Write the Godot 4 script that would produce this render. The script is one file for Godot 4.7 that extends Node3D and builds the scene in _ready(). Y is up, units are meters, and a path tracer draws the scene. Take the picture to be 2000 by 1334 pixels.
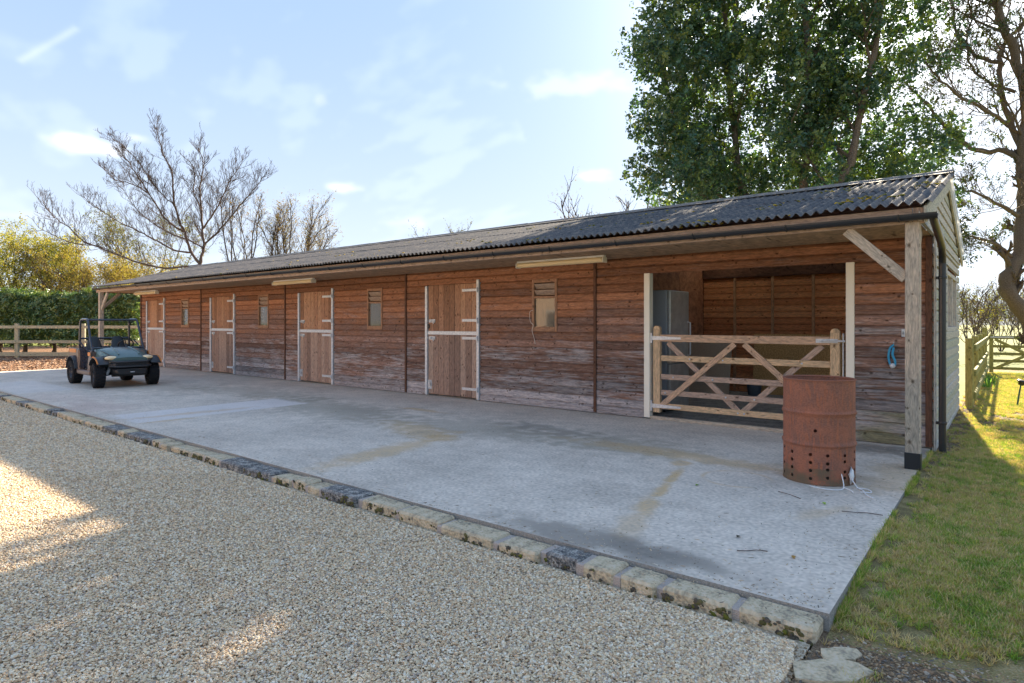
extends Node3D
# A timber stable block with a corrugated roof beside a gravel yard, seen from the corner of the lawn.

const FOCAL := 1205.0          # focal length in pixels of the 2000 x 1334 photograph
const HORIZON := 630.0
const YAW := deg_to_rad(38.8)
const EYE := 1.38
const XL := -22.1              # stable: left end, right end, front wall, back wall
const XR := -0.64
const ZW := -8.12
const ZB := -12.4
const ZRIDGE := -9.75
const YRIDGE := 3.27
const YEAVE := 2.47
const ZEAVE := -6.78
const PITCH := 0.2694          # rise over run of the roof
const SOFFIT := 2.33
const GRAVEL := -0.08
const ROW := 0.122             # cover of one weatherboard

var rng := RandomNumberGenerator.new()
var taken := {}
var M := {}
var sun_dir := Vector3.ZERO

# ------------------------------------------------------------------ mesh builder
class MB:
	var v := PackedVector3Array()
	var n := PackedVector3Array()
	var uv := PackedVector2Array()
	var c := PackedColorArray()
	var i := PackedInt32Array()
	var strip := 0.0
	var off := 0.0

	# a..d run counter-clockwise seen from outside
	func quad(a: Vector3, b: Vector3, cc: Vector3, d: Vector3, ta := Vector2.ZERO, tb := Vector2(1, 0), tc := Vector2(1, 1), td := Vector2(0, 1)) -> void:
		var nn := (b - a).cross(cc - a)
		if nn.length_squared() < 1e-16:
			nn = (cc - a).cross(d - a)
		nn = nn.normalized()
		var k := v.size()
		v.append(a); v.append(b); v.append(cc); v.append(d)
		n.append(nn); n.append(nn); n.append(nn); n.append(nn)
		uv.append(ta); uv.append(tb); uv.append(tc); uv.append(td)
		i.append(k); i.append(k + 2); i.append(k + 1); i.append(k); i.append(k + 3); i.append(k + 2)

	func tri(a: Vector3, b: Vector3, cc: Vector3) -> void:
		var nn := (b - a).cross(cc - a).normalized()
		var k := v.size()
		v.append(a); v.append(b); v.append(cc)
		n.append(nn); n.append(nn); n.append(nn)
		uv.append(Vector2(a.x, a.z)); uv.append(Vector2(b.x, b.z)); uv.append(Vector2(cc.x, cc.z))
		i.append(k); i.append(k + 2); i.append(k + 1)

	# wood texture coordinates: u along the grain in metres, w across in metres
	func wuv(u: float, w: float) -> Vector2:
		return Vector2(u / 2.4 + off, (strip + 0.06 + 0.88 * clampf(w / 0.14, 0.0, 1.0)) / 8.0)

	# box with chamfered edges; the grain runs along its longest side
	func cbox(t: Transform3D, size: Vector3, ch := 0.004) -> void:
		var h := size * 0.5
		ch = minf(ch, minf(h.x, minf(h.y, h.z)) * 0.6)
		var ax := size.max_axis_index()
		for f in 3:
			var f1 := (f + 1) % 3
			var f2 := (f + 2) % 3
			for s in [-1.0, 1.0]:
				var p := []
				var w := []
				for k in 4:
					var e1: float = [-1.0, 1.0, 1.0, -1.0][k]
					var e2: float = [-1.0, -1.0, 1.0, 1.0][k]
					var q := Vector3.ZERO
					q[f] = s * h[f]
					q[f1] = e1 * (h[f1] - ch)
					q[f2] = e2 * (h[f2] - ch)
					p.append(t * q)
					var lon: float = q[ax] if ax != f else 0.0
					var lat: float = (q[f1] + h[f1]) if f1 != ax else (q[f2] + h[f2])
					w.append(wuv(lon + h[ax], lat))
				if s > 0:
					quad(p[0], p[1], p[2], p[3], w[0], w[1], w[2], w[3])
				else:
					quad(p[0], p[3], p[2], p[1], w[0], w[3], w[2], w[1])
			# the four edges that run along axis f
			for s1 in [-1.0, 1.0]:
				for s2 in [-1.0, 1.0]:
					var a := Vector3.ZERO
					var b := Vector3.ZERO
					a[f1] = s1 * h[f1]; a[f2] = s2 * (h[f2] - ch)
					b[f1] = s1 * (h[f1] - ch); b[f2] = s2 * h[f2]
					var a0 := a; var a1 := a; var b0 := b; var b1 := b
					a0[f] = -(h[f] - ch); a1[f] = h[f] - ch
					b0[f] = a0[f]; b1[f] = a1[f]
					var u0 := wuv(0, 0.02); var u1 := wuv(h[f] * 2.0 if f == ax else 0.05, 0.02)
					if s1 * s2 > 0:
						quad(t * a0, t * b0, t * b1, t * a1, u0, u0, u1, u1)
					else:
						quad(t * a0, t * a1, t * b1, t * b0, u0, u1, u1, u0)
		for sx in [-1.0, 1.0]:
			for sy in [-1.0, 1.0]:
				for sz in [-1.0, 1.0]:
					var a := Vector3(sx * h.x, sy * (h.y - ch), sz * (h.z - ch))
					var b := Vector3(sx * (h.x - ch), sy * h.y, sz * (h.z - ch))
					var d := Vector3(sx * (h.x - ch), sy * (h.y - ch), sz * h.z)
					if sx * sy * sz > 0:
						tri(t * a, t * b, t * d)
					else:
						tri(t * a, t * d, t * b)

	func box(lo: Vector3, hi: Vector3, ch := 0.004) -> void:
		cbox(Transform3D(Basis(), (lo + hi) * 0.5), hi - lo, ch)

	# bar of section w (across) x d (out) from a to b; out is the direction its d side faces
	func bar(a: Vector3, b: Vector3, w: float, d: float, out: Vector3, ch := 0.004) -> void:
		var x := (b - a).normalized()
		var z := (out - x * out.dot(x)).normalized()
		cbox(Transform3D(Basis(x, z.cross(x), z), (a + b) * 0.5), Vector3(a.distance_to(b), w, d), ch)

	# a weatherboard: bottom edge a0..a1, top edge b0..b1 (distances along U), flat face then a bevel up to the next board
	func plank(O: Vector3, U: Vector3, V: Vector3, N: Vector3, a0: float, a1: float, b0: float, b1: float, v0: float, v1: float, th: float, bev: float) -> void:
		var vm := v1 - bev
		var k := (vm - v0) / (v1 - v0)
		var m0 := lerpf(a0, b0, k)
		var m1 := lerpf(a1, b1, k)
		var p := func(u: float, y: float, o: float) -> Vector3: return O + U * u + V * y + N * o
		var A0: Vector3 = p.call(a0, v0, th); var A1: Vector3 = p.call(a1, v0, th)
		var B0: Vector3 = p.call(m0, vm, th); var B1: Vector3 = p.call(m1, vm, th)
		var C0: Vector3 = p.call(b0, v1, th * 0.12); var C1: Vector3 = p.call(b1, v1, th * 0.12)
		var Z0: Vector3 = p.call(a0, v0, 0.0); var Z1: Vector3 = p.call(a1, v0, 0.0)
		var T0: Vector3 = p.call(b0, v1 + 0.012, 0.001); var T1: Vector3 = p.call(b1, v1 + 0.012, 0.001)
		var w := v1 - v0
		quad(A0, A1, B1, B0, wuv(a0, 0), wuv(a1, 0), wuv(m1, w - bev), wuv(m0, w - bev))
		quad(B0, B1, C1, C0, wuv(m0, w - bev), wuv(m1, w - bev), wuv(b1, w), wuv(b0, w))
		quad(Z0, Z1, A1, A0, wuv(a0, 0), wuv(a1, 0), wuv(a1, 0.01), wuv(a0, 0.01))
		quad(C0, C1, T1, T0, wuv(b0, 0.1), wuv(b1, 0.1), wuv(b1, 0.11), wuv(b0, 0.11))
		quad(Z0, A0, C0, T0, wuv(a0, 0), wuv(a0 + 0.01, 0), wuv(a0 + 0.01, w), wuv(a0, w))
		quad(A1, Z1, T1, C1, wuv(a1, 0), wuv(a1 + 0.01, 0), wuv(a1 + 0.01, w), wuv(a1, w))

	# round tube along points with a radius at each
	func tube(pts: PackedVector3Array, rad: PackedFloat32Array, sides := 6, caps := false) -> void:
		var k0 := v.size()
		var m := pts.size()
		var side := Vector3.ZERO
		var run := 0.0
		for j in m:
			var d := (pts[mini(j + 1, m - 1)] - pts[maxi(j - 1, 0)]).normalized()
			if j == 0:
				side = d.cross(Vector3(0.31, 0.17, 0.93)).normalized()
				if side.length_squared() < 0.5:
					side = d.cross(Vector3.RIGHT).normalized()
			else:
				side = (side - d * side.dot(d)).normalized()
				run += pts[j].distance_to(pts[j - 1])
			var up := d.cross(side)
			for s in sides + 1:
				var a := TAU * s / sides
				var o := side * cos(a) + up * sin(a)
				v.append(pts[j] + o * rad[j])
				n.append(o)
				uv.append(Vector2(run, float(s) / sides))
		for j in m - 1:
			for s in sides:
				var a := k0 + j * (sides + 1) + s
				var b := a + sides + 1
				i.append(a); i.append(b); i.append(a + 1)
				i.append(a + 1); i.append(b); i.append(b + 1)
		if caps:
			for e in [0, m - 1]:
				var dd: Vector3 = (pts[1] - pts[0]).normalized() * -1.0 if e == 0 else (pts[m - 1] - pts[m - 2]).normalized()
				var kc := v.size()
				v.append(pts[e]); n.append(dd); uv.append(Vector2.ZERO)
				for s in sides + 1:
					v.append(v[k0 + e * (sides + 1) + s]); n.append(dd); uv.append(Vector2.ZERO)
				for s in sides:
					if e == 0:
						i.append(kc); i.append(kc + 1 + s); i.append(kc + 2 + s)
					else:
						i.append(kc); i.append(kc + 2 + s); i.append(kc + 1 + s)

	# surface of revolution about the local y axis of t; prof holds (radius, height), from bottom to top outside
	func lathe(t: Transform3D, prof: PackedVector2Array, segs := 32) -> void:
		var k0 := v.size()
		var m := prof.size()
		for j in m:
			var d := prof[mini(j + 1, m - 1)] - prof[maxi(j - 1, 0)]
			var pn := Vector2(d.y, -d.x).normalized()
			for s in segs + 1:
				var a := TAU * s / segs
				v.append(t * Vector3(prof[j].x * cos(a), prof[j].y, prof[j].x * sin(a)))
				n.append((t.basis * Vector3(pn.x * cos(a), pn.y, pn.x * sin(a))).normalized())
				uv.append(Vector2(float(s) / segs, float(j) / (m - 1)))
		for j in m - 1:
			for s in segs:
				var a := k0 + j * (segs + 1) + s
				var b := a + segs + 1
				i.append(a); i.append(a + 1); i.append(b)
				i.append(a + 1); i.append(b + 1); i.append(b)

	# smooth loft through closed rings of equal size
	func loft(rings: Array, close_ends := true) -> void:
		var k0 := v.size()
		var m: int = rings[0].size()
		for j in rings.size():
			for s in m + 1:
				var p: Vector3 = rings[j][s % m]
				var along: Vector3 = rings[mini(j + 1, rings.size() - 1)][s % m] - rings[maxi(j - 1, 0)][s % m]
				var across: Vector3 = rings[j][(s + 1) % m] - rings[j][(s - 1 + m) % m]
				v.append(p); n.append(along.cross(across).normalized()); uv.append(Vector2(float(j) / rings.size(), float(s) / m))
		for j in rings.size() - 1:
			for s in m:
				var a := k0 + j * (m + 1) + s
				var b := a + m + 1
				i.append(a); i.append(a + 1); i.append(b)
				i.append(a + 1); i.append(b + 1); i.append(b)
		if close_ends:
			for e in [0, rings.size() - 1]:
				var cen := Vector3.ZERO
				for p in rings[e]:
					cen += p / m
				for s in m:
					if e == 0:
						tri(cen, rings[e][s], rings[e][(s + 1) % m])
					else:
						tri(cen, rings[e][(s + 1) % m], rings[e][s])

	# lumpy ball
	func lump(cen: Vector3, r: Vector3, jag: float, rg: RandomNumberGenerator, rings := 4, segs := 6) -> void:
		var k0 := v.size()
		for a in rings + 1:
			var th := PI * a / rings
			for b in segs:
				var ph := TAU * b / segs
				var d := Vector3(sin(th) * cos(ph), cos(th), sin(th) * sin(ph))
				v.append(cen + d * r * (1.0 + jag * (rg.randf() - 0.5)))
				n.append((d / r).normalized()); uv.append(Vector2(float(b) / segs, float(a) / rings))
		for a in rings:
			for b in segs:
				var p := k0 + a * segs + b
				var p2 := k0 + a * segs + (b + 1) % segs
				i.append(p); i.append(p + segs); i.append(p2)
				i.append(p2); i.append(p + segs); i.append(p2 + segs)

	func mesh(origin := Vector3.ZERO, uv2o := Vector3.ZERO, uv2u := Vector3.ZERO, uv2v := Vector3.ZERO) -> ArrayMesh:
		var arr := []
		arr.resize(Mesh.ARRAY_MAX)
		if uv2u != Vector3.ZERO:
			var w := PackedVector2Array()
			for p in v:
				w.append(Vector2((p - uv2o).dot(uv2u), (p - uv2o).dot(uv2v)))
			arr[Mesh.ARRAY_TEX_UV2] = w
		arr[Mesh.ARRAY_VERTEX] = Transform3D(Basis(), -origin) * v
		arr[Mesh.ARRAY_NORMAL] = n
		arr[Mesh.ARRAY_TEX_UV] = uv
		if c.size() == v.size():
			arr[Mesh.ARRAY_COLOR] = c
		arr[Mesh.ARRAY_INDEX] = i
		var m := ArrayMesh.new()
		m.add_surface_from_arrays(Mesh.PRIMITIVE_TRIANGLES, arr)
		return m

	func foot() -> Vector3:
		if v.is_empty():
			return Vector3.ZERO
		var lo := v[0]
		var hi := v[0]
		for p in v:
			lo = lo.min(p); hi = hi.max(p)
		return Vector3((lo.x + hi.x) * 0.5, lo.y, (lo.z + hi.z) * 0.5)

# ------------------------------------------------------------------ scene helpers
func numbered(called: String) -> String:
	if not taken.has(called):
		taken[called] = 0
		return called
	taken[called] += 1
	return "%s_%03d" % [called, taken[called]]

func thing(called: String, label: String, category: String, at := Vector3.ZERO, group := "") -> Node3D:
	var o := Node3D.new()
	o.name = numbered(called)
	add_child(o)
	o.position = at
	tag(o, label, category, group)
	return o

func tag(o: Node, label: String, category := "", group := "", kind := "") -> void:
	if label: o.set_meta("label", label)
	if category: o.set_meta("category", category)
	if group: o.set_meta("group", group)
	if kind: o.set_meta("kind", kind)

func where(o: Node) -> Vector3:
	var p := Vector3.ZERO
	while o is Node3D and o != self:
		p += o.position
		o = o.get_parent()
	return p

# commits what mb holds (in world axes) as one mesh under parent
func part(parent: Node, called: String, mb: MB, m: Material, uv2 := []) -> MeshInstance3D:
	var o := MeshInstance3D.new()
	o.name = numbered(called) if parent == self else called
	var f := mb.foot()
	o.mesh = mb.mesh(f, uv2[0], uv2[1], uv2[2]) if uv2 else mb.mesh(f)
	o.mesh.surface_set_material(0, m)
	parent.add_child(o, true)
	o.position = f - where(parent)
	return o

func sub(parent: Node, called: String, at := Vector3.ZERO) -> Node3D:
	var o := Node3D.new()
	o.name = called
	parent.add_child(o, true)
	o.position = at - where(parent)
	return o

func shared(parent: Node, called: String, mesh: Mesh, t: Transform3D) -> MeshInstance3D:
	var o := MeshInstance3D.new()
	o.name = called
	o.mesh = mesh
	parent.add_child(o, true)
	o.transform = Transform3D(t.basis, t.origin - where(parent))
	return o

func many(parent: Node, called: String, mesh: Mesh, m: Material, buf: PackedFloat32Array, colours := true) -> MultiMeshInstance3D:
	var mm := MultiMesh.new()
	mm.transform_format = MultiMesh.TRANSFORM_3D
	mm.use_colors = colours
	mm.mesh = mesh
	mm.instance_count = buf.size() / (16 if colours else 12)
	mm.buffer = buf
	mesh.surface_set_material(0, m)
	var o := MultiMeshInstance3D.new()
	o.name = numbered(called) if parent == self else called
	o.multimesh = mm
	o.material_override = m
	parent.add_child(o, true)
	o.position = -where(parent)
	return o

func put(buf: PackedFloat32Array, b: Basis, o: Vector3, c: Color) -> void:
	buf.append(b.x.x); buf.append(b.y.x); buf.append(b.z.x); buf.append(o.x)
	buf.append(b.x.y); buf.append(b.y.y); buf.append(b.z.y); buf.append(o.y)
	buf.append(b.x.z); buf.append(b.y.z); buf.append(b.z.z); buf.append(o.z)
	buf.append(c.r); buf.append(c.g); buf.append(c.b); buf.append(1.0)

func L(r: float, g: float, b: float) -> Color:
	return Color(r, g, b).linear_to_srgb()

func R(a: float, b: float) -> float:
	return rng.randf_range(a, b)

# a point of the world from a pixel of the photograph and its distance along the view axis
func P(px: float, py: float, t: float) -> Vector3:
	var fw := Vector3(-sin(YAW), 0, -cos(YAW))
	var rt := Vector3(cos(YAW), 0, -sin(YAW))
	return Vector3(0, EYE, 0) + (fw + rt * (px - 1000.0) / FOCAL + Vector3.UP * (HORIZON - py) / FOCAL) * t

func in_view(p: Vector3, margin: float) -> bool:
	var fw := Vector3(-sin(YAW), 0, -cos(YAW))
	var rt := Vector3(cos(YAW), 0, -sin(YAW))
	var d := p - Vector3(0, EYE, 0)
	var t := d.dot(fw)
	if t < 0.5: return false
	return absf(d.dot(rt) / t * FOCAL) < 1000.0 + margin and d.y / t * FOCAL > -(704.0 + margin)

# ------------------------------------------------------------------ textures and materials
func noise(sd: int, freq: float, oct := 4, kind := FastNoiseLite.TYPE_SIMPLEX_SMOOTH) -> FastNoiseLite:
	var z := FastNoiseLite.new()
	z.seed = sd
	z.noise_type = kind
	z.frequency = freq
	z.fractal_type = FastNoiseLite.FRACTAL_FBM if oct > 1 else FastNoiseLite.FRACTAL_NONE
	z.fractal_octaves = oct
	return z

func grey(size: int, sd: int, freq: float, oct := 4, kind := FastNoiseLite.TYPE_SIMPLEX_SMOOTH) -> PackedByteArray:
	var im := noise(sd, freq, oct, kind).get_seamless_image(size, size, false, false, 0.15, true)
	im.convert(Image.FORMAT_L8)
	return im.get_data()

# tileable colour texture: two noises mixed, looked up in a ramp of linear colours
func ramp_tex(size: int, a: PackedByteArray, b: PackedByteArray, share: float, stops: Array) -> ImageTexture:
	var g := Gradient.new()
	g.offsets = PackedFloat32Array(stops.map(func(s): return s[0]))
	g.colors = PackedColorArray(stops.map(func(s): return s[1]))
	var lut := PackedByteArray()
	for k in 256:
		var col := g.sample(k / 255.0).linear_to_srgb()
		lut.append(int(col.r * 255)); lut.append(int(col.g * 255)); lut.append(int(col.b * 255))
	var out := PackedByteArray()
	out.resize(size * size * 3)
	var q := int(share * 256)
	for k in size * size:
		var x := (a[k] * (256 - q) + b[k] * q) >> 8
		out[k * 3] = lut[x * 3]; out[k * 3 + 1] = lut[x * 3 + 1]; out[k * 3 + 2] = lut[x * 3 + 2]
	return ImageTexture.create_from_image(Image.create_from_data(size, size, false, Image.FORMAT_RGB8, out))

func grey_tex(size: int, a: PackedByteArray) -> ImageTexture:
	return ImageTexture.create_from_image(Image.create_from_data(size, size, false, Image.FORMAT_L8, a))

func plain(col: Color, rough := 0.8, metal := 0.0) -> StandardMaterial3D:
	var m := StandardMaterial3D.new()
	m.albedo_color = col
	m.roughness = rough
	m.metallic = metal
	if rough > 0.65: m.metallic_specular = 0.25
	return m

func tri_mat(t: Texture2D, scale: float, rough: float, bump: Texture2D = null, bump_cm := 0.0, metal := 0.0, tint := Color.WHITE) -> StandardMaterial3D:
	var m := plain(tint, rough, metal)
	m.albedo_texture = t
	m.uv1_triplanar = true
	m.uv1_world_triplanar = true
	m.uv1_scale = Vector3.ONE * scale
	if bump:
		m.heightmap_enabled = true
		m.heightmap_texture = bump
		m.heightmap_scale = bump_cm
	return m

# eight boards of grain, one above the other; brightness only, tinted by each material
func wood_image() -> Image:
	var w := 1024
	var h := 512
	var na := noise(11, 1.0, 2)
	var nb := noise(12, 1.0, 2)
	var out := PackedByteArray()
	out.resize(w * h * 3)
	var rg := RandomNumberGenerator.new()
	rg.seed = 5
	for s in 8:
		var knots := []
		for k in 7:
			knots.append([rg.randf() * w, rg.randf_range(8, 56), rg.randf_range(2.5, 6.0), rg.randf_range(1.0, 1.9)])
		for yy in 64:
			var y := s * 64 + yy
			for x in w:
				var a := TAU * x / w
				var g := float(yy)
				var dark := 0.0
				for k in knots:
					var dx: float = absf(x - k[0])
					if dx > w * 0.5: dx = w - dx
					if dx > k[2] * 11.0: continue
					var dy: float = yy - k[1]
					var r: float = k[2]
					g += signf(dy) * r * 2.2 * exp(-pow(dx / (r * 4.0), 2.0) - pow(dy / (r * 2.0), 2.0))
					var dd := sqrt(pow(dx / (r * k[3]), 2.0) + pow(dy / r, 2.0))
					dark = maxf(dark, clampf(1.35 - dd, 0.0, 1.0))
				var n1 := na.get_noise_3d(cos(a) * 3.0, sin(a) * 3.0, g * 0.13 + s * 40.0)
				var n2 := nb.get_noise_3d(cos(a) * 7.0, sin(a) * 7.0, g * 0.6 + s * 77.0)
				var val := clampf(0.70 + 0.30 * n1 + 0.24 * n2, 0.18, 1.0)
				val = lerpf(val, 0.14, dark * 0.9)
				var o := (y * w + x) * 3
				out[o] = int(255.0 * pow(val, 0.4545))
				out[o + 1] = int(255.0 * pow(val * (1.0 - 0.10 * dark - 0.05 * n1), 0.4545))
				out[o + 2] = int(255.0 * pow(val * (1.0 - 0.18 * dark - 0.10 * n1), 0.4545))
	return Image.create_from_data(w, h, false, Image.FORMAT_RGB8, out)

func wood(col: Color, rough := 0.85, detail: Texture2D = null) -> StandardMaterial3D:
	var m := plain(col, rough)
	m.albedo_texture = M.wood_tex
	m.heightmap_enabled = true
	m.heightmap_texture = M.wood_tex
	m.heightmap_scale = 0.25
	m.metallic_specular = 0.3
	if detail:
		m.detail_enabled = true
		m.detail_albedo = detail
		m.detail_blend_mode = BaseMaterial3D.BLEND_MODE_MUL
		m.detail_uv_layer = BaseMaterial3D.DETAIL_UV_2
	return m

# weathering of the front wall, board by board: stained brown under the canopy, bleached grey where rain splashes
func wall_weather() -> ImageTexture:
	var w := 1408
	var h := 192
	var na := noise(21, 1.0, 3)
	var nb := noise(22, 1.0, 2)
	var out := PackedByteArray()
	out.resize(w * h * 3)
	var jit := []
	var rg := RandomNumberGenerator.new()
	rg.seed = 77
	for k in 400: jit.append(rg.randf())
	var edges := [-22.1, -17.85, -13.5, -9.19, -4.9, -0.5]
	var stain := Color(0.47, 0.220, 0.122)
	var faded := Color(0.36, 0.215, 0.165)
	var bleached := Color(0.45, 0.405, 0.400)
	var algae := Color(0.30, 0.28, 0.14)
	for y in h:
		var ym := (1.0 - (y + 0.5) / h) * 2.4
		var row := int(ym / ROW)
		for x in w:
			var xm := XL + (x + 0.5) / w * (XR - XL)
			var bay := 0
			while bay < 4 and xm > edges[bay + 1]: bay += 1
			var jt: float = jit[(row * 7 + bay * 53) % 400]
			var big := na.get_noise_2d(xm * 0.9, ym * 2.2)
			var fine := nb.get_noise_2d(xm * 2.2, ym * 38.0)
			var t := 0.96 - (row + 0.5) * ROW / 2.4 + (jt - 0.5) * 0.30 + big * 0.20 + fine * 0.26
			if xm > -1.6: t += 0.10
			var col := stain.lerp(faded, smoothstep(0.18, 0.46, t))
			col = col.lerp(bleached, smoothstep(0.60, 0.84, t)) * (1.0 + 0.15 * smoothstep(0.80, 0.95, t))
			if xm > -2.0 and row < 3: col = col.lerp(algae, clampf(0.55 + 1.4 * big - 0.22 * row, 0.0, 0.85))
			col = col * (0.56 + 0.62 * jit[(row * 31 + bay * 17 + 3) % 400]) * (1.0 + 0.30 * fine)
			var o := (y * w + x) * 3
			col = col.linear_to_srgb()
			out[o] = int(255.0 * clampf(col.r, 0, 1)); out[o + 1] = int(255.0 * clampf(col.g, 0, 1)); out[o + 2] = int(255.0 * clampf(col.b, 0, 1))
	return ImageTexture.create_from_image(Image.create_from_data(w, h, false, Image.FORMAT_RGB8, out))

# stains on the concrete apron where the photograph shows them
func slab_image() -> ImageTexture:
	var w := 1536
	var h := 384
	var x0 := -22.1
	var z0 := -8.4
	var lx := 21.45
	var lz := 5.2
	var na := noise(31, 1.0, 4)
	var nb := noise(32, 1.0, 3)
	var nc := noise(33, 1.0, 2)
	# x, z, reach x, reach z, turn, strength, kind (0 damp algae, 1 ochre silt, 2 pale cement, 3 pink dust, 4 black lichen, 5 wet)
	var st := [
		[-8.6, -5.9, 2.2, 0.75, 0.1, 0.75, 0], [-5.5, -6.0, 1.5, 0.7, -0.1, 0.6, 0], [-3.6, -6.2, 1.3, 0.5, 0.1, 0.7, 0], [-11.6, -6.3, 2.2, 0.6, 0.0, 0.55, 0], [-14.5, -5.4, 2.0, 0.9, 0.0, 0.5, 0], [-4.6, -6.5, 0.9, 0.25, 0.2, 0.6, 4],
		[-5.2, -4.3, 0.22, 1.1, -0.15, 0.75, 1], [-5.9, -5.4, 0.9, 0.3, 0.3, 0.65, 1], [-2.6, -6.1, 1.4, 0.22, 0.05, 0.7, 1], [-7.2, -6.7, 0.5, 0.10, 0.0, 0.7, 1],
		[-2.50, -5.75, 0.10, 0.16, 0.3, 0.9, 1], [-2.34, -5.25, 0.06, 0.30, -0.2, 0.95, 1], [-2.22, -4.75, 0.06, 0.32, -0.25, 0.95, 1], [-2.12, -4.25, 0.09, 0.30, -0.3, 0.8, 1], [-2.0, -3.8, 0.12, 0.28, -0.3, 0.5, 1],
		[-9.85, -4.7, 0.55, 1.35, 0.03, 0.95, 2], [-9.7, -4.3, 0.12, 0.9, 0.1, 0.6, 1], [-9.2, -3.8, 0.07, 0.4, 0.1, 0.6, 1], [-11.6, -3.6, 1.0, 0.5, 0.0, 0.7, 3], [-13.4, -3.7, 1.2, 0.5, 0.0, 0.5, 3], [-16.5, -3.8, 1.6, 0.5, 0.0, 0.5, 2],
		[-2.1, -3.38, 0.75, 0.20, -0.05, 0.85, 4], [-1.5, -3.42, 0.5, 0.14, 0.0, 0.7, 4], [-1.05, -7.75, 0.6, 0.34, 0.0, 0.9, 5], [-0.75, -6.5, 0.30, 0.8, 0.0, 0.55, 1], [-1.05, -4.9, 0.08, 0.35, 0.4, 0.4, 1], [-1.25, -5.95, 0.42, 0.42, 0.0, 0.45, 0],
	]
	var tone := [Color(0.21, 0.195, 0.135), Color(0.66, 0.42, 0.17), Color(0.78, 0.71, 0.66), Color(0.64, 0.46, 0.39), Color(0.10, 0.095, 0.085), Color(0.06, 0.055, 0.045)]
	var cracks := [[Vector2(-4.9, -6.7), Vector2(-3.7, -6.15), 0.014], [Vector2(-3.7, -6.15), Vector2(-2.7, -6.0), 0.014], [Vector2(-3.7, -6.15), Vector2(-3.2, -6.9), 0.012], [Vector2(-4.6, -3.2), Vector2(-5.6, -3.5), 0.016], [Vector2(-10.45, -3.3), Vector2(-10.4, -8.2), 0.014], [Vector2(-5.05, -7.2), Vector2(-5.0, -8.2), 0.012], [Vector2(-16.0, -3.3), Vector2(-16.05, -8.2), 0.016]]
	var out := PackedByteArray()
	out.resize(w * h * 3)
	for y in h:
		var zm := z0 + (y + 0.5) / h * lz
		for x in w:
			var xm := x0 + (x + 0.5) / w * lx
			var big := na.get_noise_2d(xm * 0.55, zm * 0.8)
			var mid := nb.get_noise_2d(xm * 3.4, zm * 4.0)
			var fin := nc.get_noise_2d(xm * 26.0, zm * 26.0)
			var k := 1.0 + 0.20 * big + 0.13 * mid + 0.34 * fin
			var col := Color(0.70 * k, 0.605 * k, 0.505 * k)
			for s in st:
				var dx: float = xm - s[0]
				var dz: float = zm - s[1]
				if absf(dx) > s[2] * 2.2 + 0.4 or absf(dz) > s[3] * 2.2 + 0.4: continue
				var c := cos(s[4]); var sn := sin(s[4])
				var e := Vector2((dx * c + dz * sn) / s[2], (dz * c - dx * sn) / s[3]).length()
				e += 0.55 * mid + 0.25 * big
				var a: float = (0.62 if s[6] in [0, 4] else 0.8) * s[5] * (1.0 - smoothstep(0.35, 1.35, e)) * clampf(0.85 + 0.5 * fin + 0.4 * mid, 0.0, 1.0)
				if s[6] == 2: a = s[5] * (1.0 - smoothstep(0.92, 1.04, maxf(absf(dx) / s[2], absf(dz) / s[3]) + 0.08 * mid))
				if a > 0.003: col = col.lerp(tone[s[6]] * (0.85 + 0.3 * k - 0.15), a)
			# hairline cracks and two shrunken pour joints
			for c in cracks:
				var q := Geometry2D.get_closest_point_to_segment(Vector2(xm, zm), c[0], c[1])
				var dd := q.distance_to(Vector2(xm, zm) + Vector2(mid, fin) * 0.05)
				if dd < c[2]: col = col * (1.0 - 0.5 * (1.0 - dd / c[2]))
			# ring left by the drum beside its present place
			var rr := absf(Vector2((xm + 1.87), (zm + 5.5)).length() - 0.29)
			if rr < 0.03: col = col.lerp(tone[1], 0.5 * (1.0 - rr / 0.03) * clampf(0.6 + mid, 0.0, 1.0))
			col = col.linear_to_srgb()
			var o := (y * w + x) * 3
			out[o] = int(255.0 * clampf(col.r, 0, 1)); out[o + 1] = int(255.0 * clampf(col.g, 0, 1)); out[o + 2] = int(255.0 * clampf(col.b, 0, 1))
	return ImageTexture.create_from_image(Image.create_from_data(w, h, false, Image.FORMAT_RGB8, out))

func rust_image() -> ImageTexture:
	var w := 512
	var h := 256
	var na := noise(41, 1.0, 4)
	var nb := noise(42, 1.0, 3)
	var out := PackedByteArray()
	out.resize(w * h * 3)
	for y in h:
		for x in w:
			var a := TAU * x / w
			var n1 := na.get_noise_3d(cos(a) * 1.4, sin(a) * 1.4, y * 0.02)
			var n2 := nb.get_noise_3d(cos(a) * 12.0, sin(a) * 12.0, y * 0.018)
			var n3 := nb.get_noise_3d(cos(a) * 14.0, sin(a) * 14.0, y * 0.25 + 90.0)
			var col := Color(0.33, 0.125, 0.072).lerp(Color(0.19, 0.095, 0.070), clampf(0.45 + 0.8 * n1, 0, 1))
			col = col.lerp(Color(0.46, 0.14, 0.055), clampf(1.0 * n2 - 0.10 + n1 * 0.5, 0, 0.5))
			col = col * (1.0 + 0.35 * n3)
			if y < 40: col = col.lerp(Color(0.11, 0.10, 0.06), clampf((40 - y) / 50.0 + 1.2 * n1 + n3, 0, 0.75))
			col = col.linear_to_srgb()
			var o := (y * w + x) * 3
			out[o] = int(255.0 * clampf(col.r, 0, 1)); out[o + 1] = int(255.0 * clampf(col.g, 0, 1)); out[o + 2] = int(255.0 * clampf(col.b, 0, 1))
	return ImageTexture.create_from_image(Image.create_from_data(w, h, false, Image.FORMAT_RGB8, out))

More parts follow.
